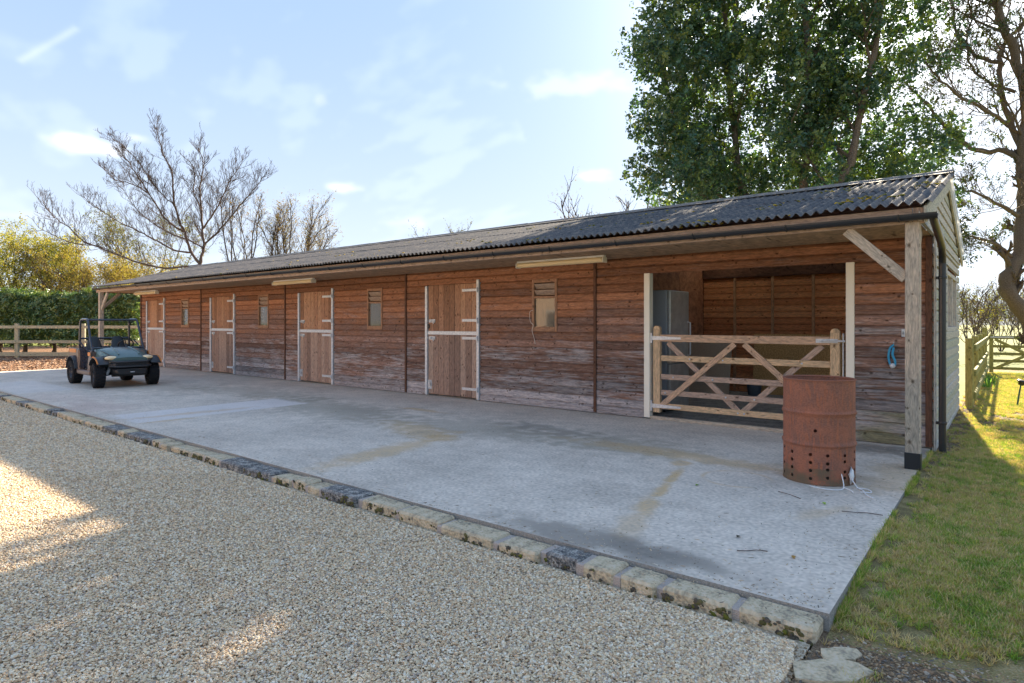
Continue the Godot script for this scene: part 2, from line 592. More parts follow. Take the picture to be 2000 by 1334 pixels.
# pale blue spring sky, whiter low down and round the sun, thin cirrus and a few small clouds
func sky_image() -> ImageTexture:
	var w := 1536
	var h := 768
	var im := Image.create(w, h, false, Image.FORMAT_RGBF)
	var data := PackedFloat32Array()
	data.resize(w * h * 3)
	var na := noise(51, 1.0, 5)
	var nb := noise(52, 1.0, 4)
	# small clouds: pixel in the photograph, half width and height in degrees
	var puffs := []
	for s in [[190, 285, 3.2, 0.9, 0.6], [685, 367, 1.7, 0.5, 0.5], [1160, 345, 1.7, 0.6, 0.45], [625, 195, 0.5, 0.5, 0.15], [800, 430, 2.6, 0.9, 0.22], [1130, 165, 6.0, 0.9, 0.26], [20, 420, 3.0, 0.5, 0.2]]:
		puffs.append([(P(s[0], s[1], 1.0) - Vector3(0, EYE, 0)).normalized(), s[2], s[3], s[4]])
	var t0 := (P(38, 120, 1.0) - Vector3(0, EYE, 0)).normalized()
	var t1 := (P(150, 55, 1.0) - Vector3(0, EYE, 0)).normalized()
	var tn := t0.cross(t1).normalized()
	var tm := (t0 + t1).normalized()
	var half := t0.angle_to(tm)
	for y in h:
		var el := PI * 0.5 - PI * (y + 0.5) / h
		for x in w:
			var o := (y * w + x) * 3
			if el < -0.01:
				data[o] = 0.30; data[o + 1] = 0.29; data[o + 2] = 0.26
				continue
			var az := TAU * (x + 0.5) / w
			var d := Vector3(sin(az) * cos(el), sin(el), -cos(az) * cos(el))
			var s := maxf(sin(el), 0.0)
			var col := Color(0.084, 0.133, 0.218).lerp(Color(0.232, 0.258, 0.286), pow(1.0 - s, 3.4))
			var ang := rad_to_deg(d.angle_to(sun_dir))
			var halo := 1.5 * exp(-ang / 6.5) + 0.035 * exp(-ang / 40.0)
			col = col + Color(1.0, 0.98, 0.94) * halo
			# thin cirrus, drawn on a plane high above
			var q := Vector2(d.x, d.z) / (s + 0.12)
			var ci := na.get_noise_2d(q.x * 0.9 + q.y * 0.5, q.y * 2.6 - q.x * 0.8)
			var c2 := nb.get_noise_2d(q.x * 4.0, q.y * 6.0)
			if ang > 30.0: col = col.lerp(Color(0.38, 0.41, 0.45), clampf((ci + 0.3 * c2 - 0.06) * 0.3, 0.0, 0.09))
			for p in puffs:
				var e: Vector3 = d - p[0]
				if e.length() > 0.3: continue
				var right: Vector3 = p[0].cross(Vector3.UP).normalized()
				var upv: Vector3 = right.cross(p[0])
				var r := Vector2(rad_to_deg(e.dot(right)) / p[1], rad_to_deg(e.dot(upv)) / p[2]).length()
				r += 1.1 * nb.get_noise_3d(d.x * 14.0, d.y * 34.0, d.z * 14.0)
				col = col.lerp(Color(0.38, 0.375, 0.375), p[3] * (1.0 - smoothstep(0.25, 1.15, r)) * 0.9)
			var off := absf(d.dot(tn))
			if off < 0.0045 and d.angle_to(tm) < half:
				col = col.lerp(Color(0.34, 0.36, 0.39), 0.3 * (1.0 - off / 0.0045))
			data[o] = col.r; data[o + 1] = col.g; data[o + 2] = col.b
	im = Image.create_from_data(w, h, false, Image.FORMAT_RGBF, data.to_byte_array())
	return ImageTexture.create_from_image(im)

# ------------------------------------------------------------------ main
func _ready() -> void:
	rng.seed = 1234
	var az := deg_to_rad(7.0)
	var el := deg_to_rad(26.5)
	sun_dir = Vector3(-sin(az) * cos(el), sin(el), -cos(az) * cos(el))
	# camera
	var cam := Camera3D.new()
	cam.name = "camera"
	cam.near = 0.05
	cam.far = 2000.0
	cam.projection = Camera3D.PROJECTION_FRUSTUM
	cam.size = 2.0 * 667.0 / FOCAL * 0.05
	cam.frustum_offset = Vector2(0, -(667.0 - HORIZON) / FOCAL * 0.05)
	cam.position = Vector3(0, EYE, 0)
	cam.rotation.y = YAW
	add_child(cam)
	cam.current = true
	# sky
	var env := Environment.new()
	env.background_mode = Environment.BG_SKY
	env.tonemap_mode = Environment.TONE_MAPPER_LINEAR
	env.tonemap_exposure = 4.4
	var sky := Sky.new()
	var pano := PanoramaSkyMaterial.new()
	pano.panorama = sky_image()
	pano.energy_multiplier = 1.0
	sky.sky_material = pano
	env.sky = sky
	env.ambient_light_source = Environment.AMBIENT_SOURCE_SKY
	env.sdfgi_enabled = true
	env.ssao_enabled = true
	env.ssil_enabled = true
	var we := WorldEnvironment.new()
	we.name = "environment"
	we.environment = env
	add_child(we)
	# sun
	var sun := DirectionalLight3D.new()
	sun.name = "sun"
	sun.light_energy = 1.6
	sun.light_color = Color(1.0, 0.93, 0.82)
	sun.light_angular_distance = 0.6
	sun.shadow_enabled = true
	sun.basis = Basis.looking_at(-sun_dir)
	add_child(sun)
	materials()
	setting()
	stable()
	yard_things()
	vehicle()
	plants()
	small_things()
	farmhouse()

func materials() -> void:
	var a := grey(512, 1, 0.012, 5)
	var b := grey(512, 2, 0.06, 4)
	var c := grey(512, 3, 0.15, 3)
	var fine := grey_tex(512, c)
	var midt := grey_tex(512, b)
	M.fine = fine
	M.wood_tex = ImageTexture.create_from_image(wood_image())
	M.front_wall = wood(L(1, 1, 1), 0.85, wall_weather())
	M.gable = [wood(L(0.62, 0.60, 0.50)), wood(L(0.55, 0.56, 0.44)), wood(L(0.66, 0.63, 0.56))]
	M.inside = [wood(L(0.78, 0.33, 0.15)), wood(L(0.68, 0.27, 0.12)), wood(L(0.85, 0.38, 0.18))]
	M.stud = wood(L(0.644, 0.364, 0.210))
	M.door_hi = [wood(L(0.52, 0.285, 0.175)), wood(L(0.38, 0.205, 0.125)), wood(L(0.60, 0.345, 0.21))]
	M.door_lo = [wood(L(0.45, 0.30, 0.23)), wood(L(0.34, 0.225, 0.175)), wood(L(0.54, 0.38, 0.295))]
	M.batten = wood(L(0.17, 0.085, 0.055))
	M.trim = wood(L(0.48, 0.27, 0.165))
	M.fascia = wood(L(0.525, 0.388, 0.300))
	M.soffit = wood(L(0.504, 0.350, 0.224))
	M.ply = wood(L(0.46, 0.21, 0.115))
	M.post = wood(L(0.625, 0.525, 0.413))
	M.cream = plain(L(0.80, 0.75, 0.64), 0.6)
	M.gate = [wood(L(0.70, 0.47, 0.32)), wood(L(0.58, 0.42, 0.33)), wood(L(0.78, 0.55, 0.34))]
	M.fence = [wood(L(0.550, 0.500, 0.350)), wood(L(0.475, 0.438, 0.312))]
	M.green_fence = [wood(L(0.450, 0.425, 0.150)), wood(L(0.375, 0.362, 0.138))]
	M.galv = tri_mat(ramp_tex(512, a, b, 0.5, [[0.2, Color(0.40, 0.43, 0.47)], [0.5, Color(0.55, 0.58, 0.61)], [0.8, Color(0.66, 0.68, 0.70)]]), 3.0, 0.5, null, 0.0, 0.35)
	M.black = plain(L(0.018, 0.02, 0.024), 0.35)
	M.sheet = tri_mat(ramp_tex(512, a, b, 0.45, [[0.2, Color(0.055, 0.058, 0.068)], [0.45, Color(0.095, 0.098, 0.108)], [0.60, Color(0.18, 0.16, 0.145)], [0.78, Color(0.33, 0.275, 0.225)]]), 0.8, 0.8, fine, 0.15)
	M.ridge = tri_mat(ramp_tex(512, a, b, 0.45, [[0.2, Color(0.10, 0.095, 0.09)], [0.55, Color(0.22, 0.205, 0.19)], [0.8, Color(0.34, 0.31, 0.27)]]), 1.2, 0.75, fine, 0.1)
	M.moss = plain(Color.WHITE, 1.0)
	M.moss.vertex_color_use_as_albedo = true
	M.stone = tri_mat(ramp_tex(512, a, b, 0.5, [[0.22, Color(0.26, 0.22, 0.17)], [0.40, Color(0.46, 0.38, 0.26)], [0.55, Color(0.60, 0.49, 0.33)], [0.8, Color(0.66, 0.56, 0.43)]]), 1.3, 0.9, midt, 0.6)
	M.stone_dark = tri_mat(ramp_tex(512, a, b, 0.5, [[0.25, Color(0.05, 0.055, 0.06)], [0.5, Color(0.20, 0.19, 0.18)], [0.62, Color(0.40, 0.38, 0.34)], [0.8, Color(0.50, 0.47, 0.42)]]), 1.7, 0.9, midt, 0.6)
	M.mortar = tri_mat(ramp_tex(512, b, c, 0.5, [[0.2, Color(0.36, 0.30, 0.26)], [0.8, Color(0.58, 0.50, 0.44)]]), 2.0, 0.95, fine, 0.4)
	M.slab = plain(Color.WHITE, 0.85)
	M.slab.albedo_texture = slab_image()
	M.slab.texture_repeat = false
	M.slab.detail_enabled = true
	M.slab.detail_blend_mode = BaseMaterial3D.BLEND_MODE_MUL
	M.slab.detail_uv_layer = BaseMaterial3D.DETAIL_UV_2
	M.slab.detail_albedo = ramp_tex(512, c, b, 0.3, [[0.34, Color(0.45, 0.44, 0.43)], [0.46, Color(0.86, 0.86, 0.86)], [0.58, Color(1, 1, 1)]])
	M.slab_side = tri_mat(ramp_tex(512, b, c, 0.5, [[0.2, Color(0.20, 0.19, 0.17)], [0.8, Color(0.40, 0.38, 0.35)]]), 1.5, 0.95, fine, 0.3)
	var cell := grey(512, 7, 0.055, 1, FastNoiseLite.TYPE_CELLULAR)
	M.gravel = tri_mat(ramp_tex(512, cell, c, 0.45, [[0.10, Color(0.22, 0.165, 0.11)], [0.35, Color(0.46, 0.37, 0.26)], [0.6, Color(0.66, 0.56, 0.42)], [0.85, Color(0.78, 0.69, 0.55)]]), 1.4, 0.9, grey_tex(512, cell), 1.0)
	M.gravel_bed = tri_mat(ramp_tex(512, b, c, 0.5, [[0.2, Color(0.10, 0.075, 0.05)], [0.8, Color(0.30, 0.24, 0.16)]]), 2.0, 0.95, fine, 0.5)
	M.grass_base = tri_mat(ramp_tex(512, a, c, 0.45, [[0.2, Color(0.16, 0.115, 0.07)], [0.42, Color(0.22, 0.18, 0.08)], [0.6, Color(0.30, 0.24, 0.11)], [0.8, Color(0.42, 0.33, 0.19)]]), 0.9, 0.95, fine, 1.0)
	M.field = tri_mat(ramp_tex(512, a, b, 0.5, [[0.2, Color(0.10, 0.12, 0.03)], [0.5, Color(0.15, 0.18, 0.04)], [0.8, Color(0.22, 0.22, 0.07)]]), 0.15, 0.95)
	M.soil = tri_mat(ramp_tex(512, b, c, 0.5, [[0.2, Color(0.11, 0.078, 0.052)], [0.5, Color(0.22, 0.16, 0.105)], [0.8, Color(0.36, 0.27, 0.18)]]), 1.6, 0.95, fine, 1.2)
	M.bark_chip = tri_mat(ramp_tex(512, b, c, 0.5, [[0.2, Color(0.10, 0.055, 0.03)], [0.5, Color(0.24, 0.14, 0.085)], [0.8, Color(0.40, 0.27, 0.18)]]), 0.9, 0.95, fine, 2.0)
	M.floor = tri_mat(ramp_tex(512, a, b, 0.5, [[0.2, Color(0.18, 0.18, 0.175)], [0.5, Color(0.30, 0.30, 0.29)], [0.8, Color(0.42, 0.41, 0.39)]]), 0.7, 0.9)
	M.bark = tri_mat(ramp_tex(512, b, c, 0.4, [[0.2, Color(0.075, 0.057, 0.043)], [0.5, Color(0.17, 0.13, 0.10)], [0.8, Color(0.28, 0.235, 0.18)]]), 1.2, 0.95, midt, 2.5)
	M.twig = plain(L(0.11, 0.083, 0.07), 0.9)
	M.rust = plain(Color.WHITE, 0.75)
	M.rust.albedo_texture = rust_image()
	M.rust.metallic_specular = 0.4
	M.steel = tri_mat(ramp_tex(512, a, b, 0.3, [[0.2, Color(0.44, 0.44, 0.43)], [0.8, Color(0.60, 0.60, 0.58)]]), 0.9, 0.3, null, 0.0, 0.35)
	M.fridge = plain(L(0.34, 0.37, 0.41), 0.4)
	M.osb = tri_mat(ramp_tex(512, grey(512, 9, 0.05, 2, FastNoiseLite.TYPE_CELLULAR), b, 0.4, [[0.15, Color(0.34, 0.19, 0.07)], [0.5, Color(0.58, 0.35, 0.15)], [0.8, Color(0.74, 0.50, 0.25)]]), 1.4, 0.85)
	M.chipboard = tri_mat(ramp_tex(512, b, c, 0.5, [[0.2, Color(0.40, 0.33, 0.26)], [0.8, Color(0.58, 0.48, 0.37)]]), 1.0, 0.9)
	M.diffuser = plain(L(0.72, 0.58, 0.34), 0.4)
	M.white = plain(L(0.75, 0.75, 0.75), 0.6)
	M.string = plain(L(0.62, 0.58, 0.52), 0.9)
	M.pane = StandardMaterial3D.new()
	M.pane.transparency = BaseMaterial3D.TRANSPARENCY_ALPHA
	M.pane.albedo_color = Color(0.72, 0.68, 0.60, 0.28)
	M.pane.roughness = 0.05
	M.clear_pane = M.pane.duplicate()
	M.clear_pane.albedo_color = Color(0.9, 0.92, 0.92, 0.10)
	M.leaf = plain(Color.WHITE, 0.32)
	M.leaf.vertex_color_use_as_albedo = true
	M.leaf.backlight_enabled = true
	M.leaf.backlight = Color(0.80, 0.85, 0.45)
	M.added_rooflight = plain(L(0.85, 0.86, 0.84), 0.5)  # translucent plastic for the roof sheets added to brighten the open bay
	M.added_rooflight.backlight_enabled = true
	M.added_rooflight.backlight = Color(1, 1, 1)
	M.soft_leaf = plain(Color.WHITE, 0.7)
	M.soft_leaf.vertex_color_use_as_albedo = true
	M.soft_leaf.backlight_enabled = true
	M.soft_leaf.backlight = Color(0.92, 0.92, 0.55)
	M.pebble = plain(Color.WHITE, 0.85)
	M.pebble.vertex_color_use_as_albedo = true

# ------------------------------------------------------------------ the setting
func sheet(called: String, x0: float, x1: float, z0: float, z1: float, y: float, m: Material, parent: Node = self) -> MeshInstance3D:
	var mb := MB.new()
	mb.quad(Vector3(x0, y, z1), Vector3(x1, y, z1), Vector3(x1, y, z0), Vector3(x0, y, z0))
	var o := part(parent, called, mb, m)
	o.set_meta("kind", "structure")
	return o

func lawn_y(_x: float, z: float) -> float:
	return lerpf(GRAVEL - 0.012, -0.028, smoothstep(-2.9, -4.4, z))

func setting() -> void:
	sheet("ground", -600, 600, -600, 300, -0.16, M.field)
	sheet("gravel_yard", -60, -0.70, -3.10, 16, GRAVEL - 0.008, M.gravel)
	var lw := MB.new()
	var zz := [16.0, 2.0, -1.0, -2.0, -2.6, -3.0, -3.3, -3.6, -3.9, -4.2, -4.6, -5.2, -6.5, -8.0, -10.0, -14.0, -24.0]
	for k in zz.size() - 1:
		for e in [[-0.66, 0.5], [0.5, 9.0]]:
			var q := func(x: float, z: float) -> Vector3: return Vector3(x, lawn_y(x, z), z)
			lw.quad(q.call(e[0], zz[k]), q.call(e[1], zz[k]), q.call(e[1], zz[k + 1]), q.call(e[0], zz[k + 1]))
	part(self, "lawn", lw, M.grass_base).set_meta("kind", "structure")
	sheet("bark_ground", -46, XL + 0.1, -15, -3.11, -0.06, M.bark_chip)
	# the apron: one slab with its side faces, front edge along the kerb
	var mb := MB.new()
	mb.quad(Vector3(-22.1, 0, -3.22), Vector3(-0.66, 0, -3.22), Vector3(-0.66, 0, -8.3), Vector3(-22.1, 0, -8.3), Vector2(0, 0.9961), Vector2(0.9995, 0.9961), Vector2(0.9995, 0.0192), Vector2(0, 0.0192))
	var o := part(self, "concrete_apron", mb, M.slab, [Vector3(0, 0, 0), Vector3(0.6, 0, 0), Vector3(0, 0, 0.6)])
	o.set_meta("kind", "structure")
	mb = MB.new()
	mb.quad(Vector3(-0.66, -0.3, -3.22), Vector3(-0.66, -0.3, -8.3), Vector3(-0.66, 0, -8.3), Vector3(-0.66, 0, -3.22))
	mb.quad(Vector3(-22.1, -0.3, -3.22), Vector3(-0.66, -0.3, -3.22), Vector3(-0.66, 0, -3.22), Vector3(-22.1, 0, -3.22))
	mb.quad(Vector3(-22.1, -0.3, -8.3), Vector3(-22.1, -0.3, -3.22), Vector3(-22.1, 0, -3.22), Vector3(-22.1, 0, -8.3))
	part(o, "slab_edge", mb, M.slab_side)
	# kerb of sandstone blocks with mortar between them
	var kerb := Node3D.new()
	kerb.name = "kerb"
	kerb.set_meta("kind", "structure")
	add_child(kerb)
	kerb.position = Vector3(-0.7, -0.15, -3.12)
	var x := -0.69
	var k := 0
	var moss := PackedFloat32Array()
	while x > -23.0:
		var len := R(0.17, 0.50)
		if k == 0: len = 0.34
		var m: Material = M.stone_dark if k in [4, 13, 14, 20] or (k > 6 and rng.randf() < 0.12) else M.stone
		var top := -0.014 + R(-0.014, 0.008)
		var zf := -3.03 + R(-0.018, 0.018)
		var blk := MB.new()
		blk.box(Vector3(x - len, -0.3, -3.215), Vector3(x, top, zf), 0.014)
		for q in blk.v.size():          # worn, uneven faces
			var p := blk.v[q]
			blk.v[q] = p + Vector3(0.008 * sin(p.x * 31.0 + p.y * 57.0), 0.004 * sin(p.x * 23.0 + p.z * 61.0), 0.008 * sin(p.x * 19.0 + p.y * 40.0))
		part(kerb, "kerb_stone", blk, m)
		var joint := MB.new()
		joint.box(Vector3(x - len - 0.05, -0.28, -3.212), Vector3(x - len + 0.008, top - 0.012, zf - 0.012), 0.006)
		part(kerb, "mortar_joint", joint, M.mortar)
		# moss and black lichen on the face towards the gravel
		var wet := 0.5 + 0.5 * sin(k * 1.7)
		for q in int((100 if x > -9 else 50) * (0.25 + wet) * len / 0.3):
			var col := Color(0.14, 0.125, 0.055) if rng.randf() < 0.6 else Color(0.11, 0.095, 0.075)
			if rng.randf() < 0.08: col = Color(0.14, 0.15, 0.03)
			var s := R(0.005, 0.013)
			var mx := x - R(0, len)
			var my := R(-0.10, top - 0.012)
			if sin(mx * 19.0 + my * 30.0) + sin(mx * 43.0 - my * 61.0 + k) + (-0.03 - my) * 14.0 < 0.55: continue
			put(moss, Basis.from_euler(Vector3(R(0, 6), R(0, 6), R(0, 6))).scaled(Vector3(s * 1.3, s * 1.1, s * 0.45)), Vector3(mx, my, zf + R(-0.006, 0.004)), col * R(0.7, 1.3))
		x -= len + 0.04
		k += 1
	var ball := MB.new()
	ball.lump(Vector3.ZERO, Vector3.ONE, 0.6, rng, 4, 6)
	var mo := many(kerb, "moss", ball.mesh(), M.moss, moss)
	mo.set_meta("kind", "stuff")
	# field beyond: a distant hedge line and a far rise
	var hill := MB.new()
	for s in 40:
		var a0 := lerpf(-1.35, 0.95, s / 40.0)
		var a1 := lerpf(-1.35, 0.95, (s + 1) / 40.0)
		var h0 := 5.0 + 1.6 * sin(s * 0.9) + 0.8 * sin(s * 2.3)
		var h1 := 5.0 + 1.6 * sin((s + 1) * 0.9) + 0.8 * sin((s + 1) * 2.3)
		var p0 := Vector3(sin(a0), 0, -cos(a0)) * 480.0
		var p1 := Vector3(sin(a1), 0, -cos(a1)) * 480.0
		hill.quad(p0 * 0.93 + Vector3(0, -0.3, 0), p1 * 0.93 + Vector3(0, -0.3, 0), p1 + Vector3(0, h1, 0), p0 + Vector3(0, h0, 0))
		hill.quad(p1 * 1.1 + Vector3(0, -0.3, 0), p0 * 1.1 + Vector3(0, -0.3, 0), p0 + Vector3(0, h0, 0), p1 + Vector3(0, h1, 0))
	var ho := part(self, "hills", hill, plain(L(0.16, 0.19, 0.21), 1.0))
	ho.set_meta("kind", "structure")

# ------------------------------------------------------------------ the stable
func roof_at(z: float) -> float:
	return YEAVE + (ZEAVE - z) * PITCH if z > ZRIDGE else YEAVE + (z - (2.0 * ZRIDGE - ZEAVE)) * PITCH

# rows of boards over u0..u1 with holes [u0, u1, v0, v1] left out
func clad(parent: Node, O: Vector3, U: Vector3, N: Vector3, u0: float, u1: float, v0: float, v1: float, holes: Array, mats: Array, uv2 := [], skew := false) -> void:
	var row := 0
	var v := v0
	while v < v1 - 0.02:
		var top := minf(v + ROW, v1)
		var spans := [[u0, u1]]
		for h in holes:
			if h[2] < top - 0.03 and h[3] > v + 0.03:
				var cut := []
				for s in spans:
					if h[0] > s[0] + 0.01 and h[0] < s[1]: cut.append([s[0], h[0]])
					if h[1] < s[1] - 0.01 and h[1] > s[0]: cut.append([h[1], s[1]])
					if h[1] <= s[0] or h[0] >= s[1]: cut.append(s)
				spans = cut
		for s in spans:
			var mb := MB.new()
			mb.strip = rng.randi_range(0, 7)
			mb.off = rng.randf()
			var a0: float = s[0]; var a1: float = s[1]; var b0 := a0; var b1 := a1
			if skew:        # gable: clipped by the roof slopes; u runs along -z
				var lo := func(y: float) -> float: return maxf(a0, -ZEAVE + 0.06 + maxf(0.0, (y - YEAVE + 0.03) / PITCH))
				var hi := func(y: float) -> float: return minf(a1, -2.0 * ZRIDGE + ZEAVE - maxf(0.0, (y - YEAVE + 0.03) / PITCH))
				var c0: float = lo.call(v); var c1: float = hi.call(v); var d0: float = lo.call(top); var d1: float = hi.call(top)
				if c1 - c0 < 0.03: continue
				a0 = c0; a1 = c1; b0 = minf(d0, d1); b1 = maxf(d0, d1)
				if d1 < d0: b0 = (c0 + c1) * 0.5; b1 = b0 + 0.01
			mb.plank(O + N * R(0, 0.003), U, Vector3.UP, N, a0, a1, b0, b1, v, top - 0.001, 0.033, 0.034)
			part(parent, "weatherboard", mb, mats[rng.randi() % mats.size()], uv2)
		v += ROW
		row += 1

func stable() -> void:
	var st := thing("stable_block", "long brown timber stable block with four split doors and a dark corrugated roof", "stable", Vector3(-11.4, 0, -10.0))
	var uv2 := [Vector3(XL, 2.4, 0), Vector3(1.0 / (XR - XL), 0, 0), Vector3(0, -1.0 / 2.4, 0)]
	var edges := [XL, -17.85, -13.5, -9.19, -4.9, XR]
	var doors := [[-21.62, -20.24], [-17.28, -15.90], [-12.93, -11.55], [-8.63, -7.25]]
	var wins := [[-19.12, -18.62], [-14.74, -14.24], [-10.39, -9.90], [-6.10, -5.60]]
	for b in 5:
		var holes := []
		if b < 4:
			holes = [[doors[b][0], doors[b][1], 0.0, 2.085], [wins[b][0], wins[b][1], 1.24, 2.08]]
		else:
			holes = [[-4.08, -1.40, 0.0, 2.09]]
		clad(st, Vector3(0, 0, ZW - 0.033), Vector3.RIGHT, Vector3.BACK, edges[b] + 0.002, edges[b + 1] - 0.002, 0.012, SOFFIT, holes, [M.front_wall], uv2)
	# cover strips over the joints between the bays
	for b in [1, 2, 3, 4]:
		var mb := MB.new()
		mb.strip = b
		mb.box(Vector3(edges[b] - 0.024, 0.02, ZW + 0.001), Vector3(edges[b] + 0.024, SOFFIT - 0.005, ZW + 0.022))
		part(st, "cover_strip", mb, M.batten)
	for e in [XL + 0.03, XR - 0.03]:
		var mb := MB.new()
		mb.strip = 3
		mb.box(Vector3(e - 0.035, 0.02, ZW + 0.001), Vector3(e + 0.028, SOFFIT - 0.005, ZW + 0.024))
		part(st, "corner_strip", mb, M.batten)
	for d in doors: stable_door(st, d[0], d[1])
	for w in wins: window(st, w[0], w[1])
	# gable on the right, end wall on the left, back wall seen from inside
	clad(st, Vector3(XR - 0.012, 0, 0), Vector3.FORWARD, Vector3.RIGHT, -ZW, -ZB, -0.06, SOFFIT, [[9.85, 11.75, 1.26, 2.07]], M.gable)
	clad(st, Vector3(XR - 0.012, 0, 0), Vector3.FORWARD, Vector3.RIGHT, 6.7, 12.8, SOFFIT, YRIDGE - 0.04, [], M.gable, [], true)
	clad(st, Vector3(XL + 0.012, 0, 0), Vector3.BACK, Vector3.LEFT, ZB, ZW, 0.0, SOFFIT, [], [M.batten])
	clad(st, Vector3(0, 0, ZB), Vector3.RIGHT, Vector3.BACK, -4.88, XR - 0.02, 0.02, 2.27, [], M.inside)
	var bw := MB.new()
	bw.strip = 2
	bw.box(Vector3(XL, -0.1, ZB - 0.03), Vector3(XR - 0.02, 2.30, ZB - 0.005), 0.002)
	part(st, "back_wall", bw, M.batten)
	var lg := MB.new()
	var zb := 2.0 * ZRIDGE - ZEAVE
	lg.quad(Vector3(XL, SOFFIT - 0.02, zb + 0.1), Vector3(XL, SOFFIT - 0.02, ZEAVE - 0.13), Vector3(XL, YRIDGE - 0.02, ZRIDGE + 0.01), Vector3(XL, YRIDGE - 0.02, ZRIDGE - 0.01))
	part(st, "end_panel", lg, M.batten)
	side_window(st)
	# corner trim of the gable and the bargeboards
	var tr := MB.new()
	tr.strip = 4
	tr.box(Vector3(XR + 0.010, -0.06, ZW - 0.085), Vector3(XR + 0.030, SOFFIT, ZW + 0.02))
	part(st, "corner_trim", tr, M.gable[2])
	for s in [0, 1]:
		var bb := MB.new()
		bb.strip = 5 + s
		var z0 := ZEAVE - 0.05 if s == 0 else 2.0 * ZRIDGE - ZEAVE + 0.03
		bb.bar(Vector3(-0.595, roof_at(z0) - 0.10, z0), Vector3(-0.595, YRIDGE - 0.10, ZRIDGE), 0.15, 0.024, Vector3.RIGHT)
		part(st, "bargeboard", bb, M.gable[0])
	# eaves: soffit panels, fascia boards
	var x := XL - 0.02
	while x < XR - 0.1:
		var nx := minf(x + 2.44, XR - 0.02)
		var mb := MB.new()
		mb.strip = rng.randi_range(0, 7); mb.off = rng.randf()
		mb.box(Vector3(x + 0.003, SOFFIT, ZW), Vector3(nx - 0.003, SOFFIT + 0.012, -6.905), 0.002)
		part(st, "soffit_panel", mb, M.soffit)
		x = nx
	x = XL - 0.1
	while x < -0.7:
		var nx := minf(x + 4.3, -0.6)
		var mb := MB.new()
		mb.strip = rng.randi_range(0, 7); mb.off = rng.randf()
		mb.box(Vector3(x + 0.002, SOFFIT - 0.02, -6.903), Vector3(nx - 0.002, YEAVE - 0.012, -6.875))
		part(st, "fascia_board", mb, M.fascia)
		x = nx
	roof(st)
	rainwater(st)
	# canopy posts and braces
	for px in [-21.93, -0.70]:
		var mb := MB.new()
		mb.strip = 1; mb.off = 0.3
		mb.box(Vector3(px - 0.06, 0.02, -6.99), Vector3(px + 0.06, SOFFIT - 0.002, -6.87), 0.008)
		part(st, "canopy_post", mb, M.post)
		var shoe := MB.new()
		shoe.box(Vector3(px - 0.065, 0, -6.995), Vector3(px + 0.065, 0.155, -6.865), 0.004)
		part(st, "post_shoe", shoe, M.black)
		var s := 1.0 if px < -10 else -1.0
		var br := MB.new()
		br.strip = 6
		br.bar(Vector3(px + s * 0.055, 1.80, -6.93), Vector3(px + s * 0.56, SOFFIT - 0.03, -6.93), 0.10, 0.05, Vector3.BACK)
		part(st, "brace", br, M.post)
		br = MB.new()
		br.strip = 2
		br.bar(Vector3(px, 1.85, -6.985), Vector3(px, SOFFIT - 0.03, -7.45), 0.09, 0.045, Vector3.RIGHT)
		part(st, "brace", br, M.post)
	# the open bay: pale jambs, sill, floor, partition, studs, roof timber
	for jx in [-4.085, -1.487]:
		var mb := MB.new()
		mb.strip = 5
		mb.box(Vector3(jx, 0.02, ZW - 0.10), Vector3(jx + 0.09, 2.088, ZW + 0.012), 0.005)
		part(st, "door_jamb", mb, M.cream)
	var sill := MB.new()
	sill.box(Vector3(-3.99, 0.0, ZW - 0.07), Vector3(-1.49, 0.045, ZW - 0.005))
	part(st, "sill_board", sill, M.post)
	var fl := MB.new()
	fl.box(Vector3(-22.0, -0.05, ZB), Vector3(XR - 0.03, 0.012, -8.2), 0.001)
	part(st, "stable_floor", fl, M.floor)
	for p in [[-12.36, -11.2], [-11.19, -9.95], [-9.94, -8.17]]:
		var mb := MB.new()
		mb.strip = rng.randi_range(0, 7)
		mb.box(Vector3(-4.92, 0.02, p[0]), Vector3(-4.885, 2.6, p[1]), 0.003)
		part(st, "partition_panel", mb, M.ply)
	for sx in [-4.24, -3.52, -2.80, -2.08, -1.36]:
		var mb := MB.new()
		mb.strip = 2; mb.off = sx
		mb.box(Vector3(sx - 0.024, 0.012, ZB + 0.022), Vector3(sx + 0.024, 2.27, ZB + 0.07))
		part(st, "stud", mb, M.stud)
	var pur := MB.new()
	pur.box(Vector3(XL, 2.272, ZB + 0.0), Vector3(XR - 0.02, 2.532, ZB + 0.09))
	part(st, "wall_plate", pur, M.batten)
	for pz in [-11.4, -10.3, -9.2, -8.4]:
		var mb := MB.new()
		mb.box(Vector3(XL, roof_at(pz) - 0.125, pz - 0.03), Vector3(XR - 0.02, roof_at(pz) - 0.03, pz + 0.03))
		part(st, "purlin", mb, M.batten)
	# boarding above the wall, inside the roof void, so the lofts are closed at the front
	var lin := MB.new()
	lin.strip = 4
	lin.box(Vector3(-4.08, 2.09, ZW - 0.06), Vector3(-1.40, 2.20, ZW - 0.022))
	part(st, "lintel", lin, M.trim)

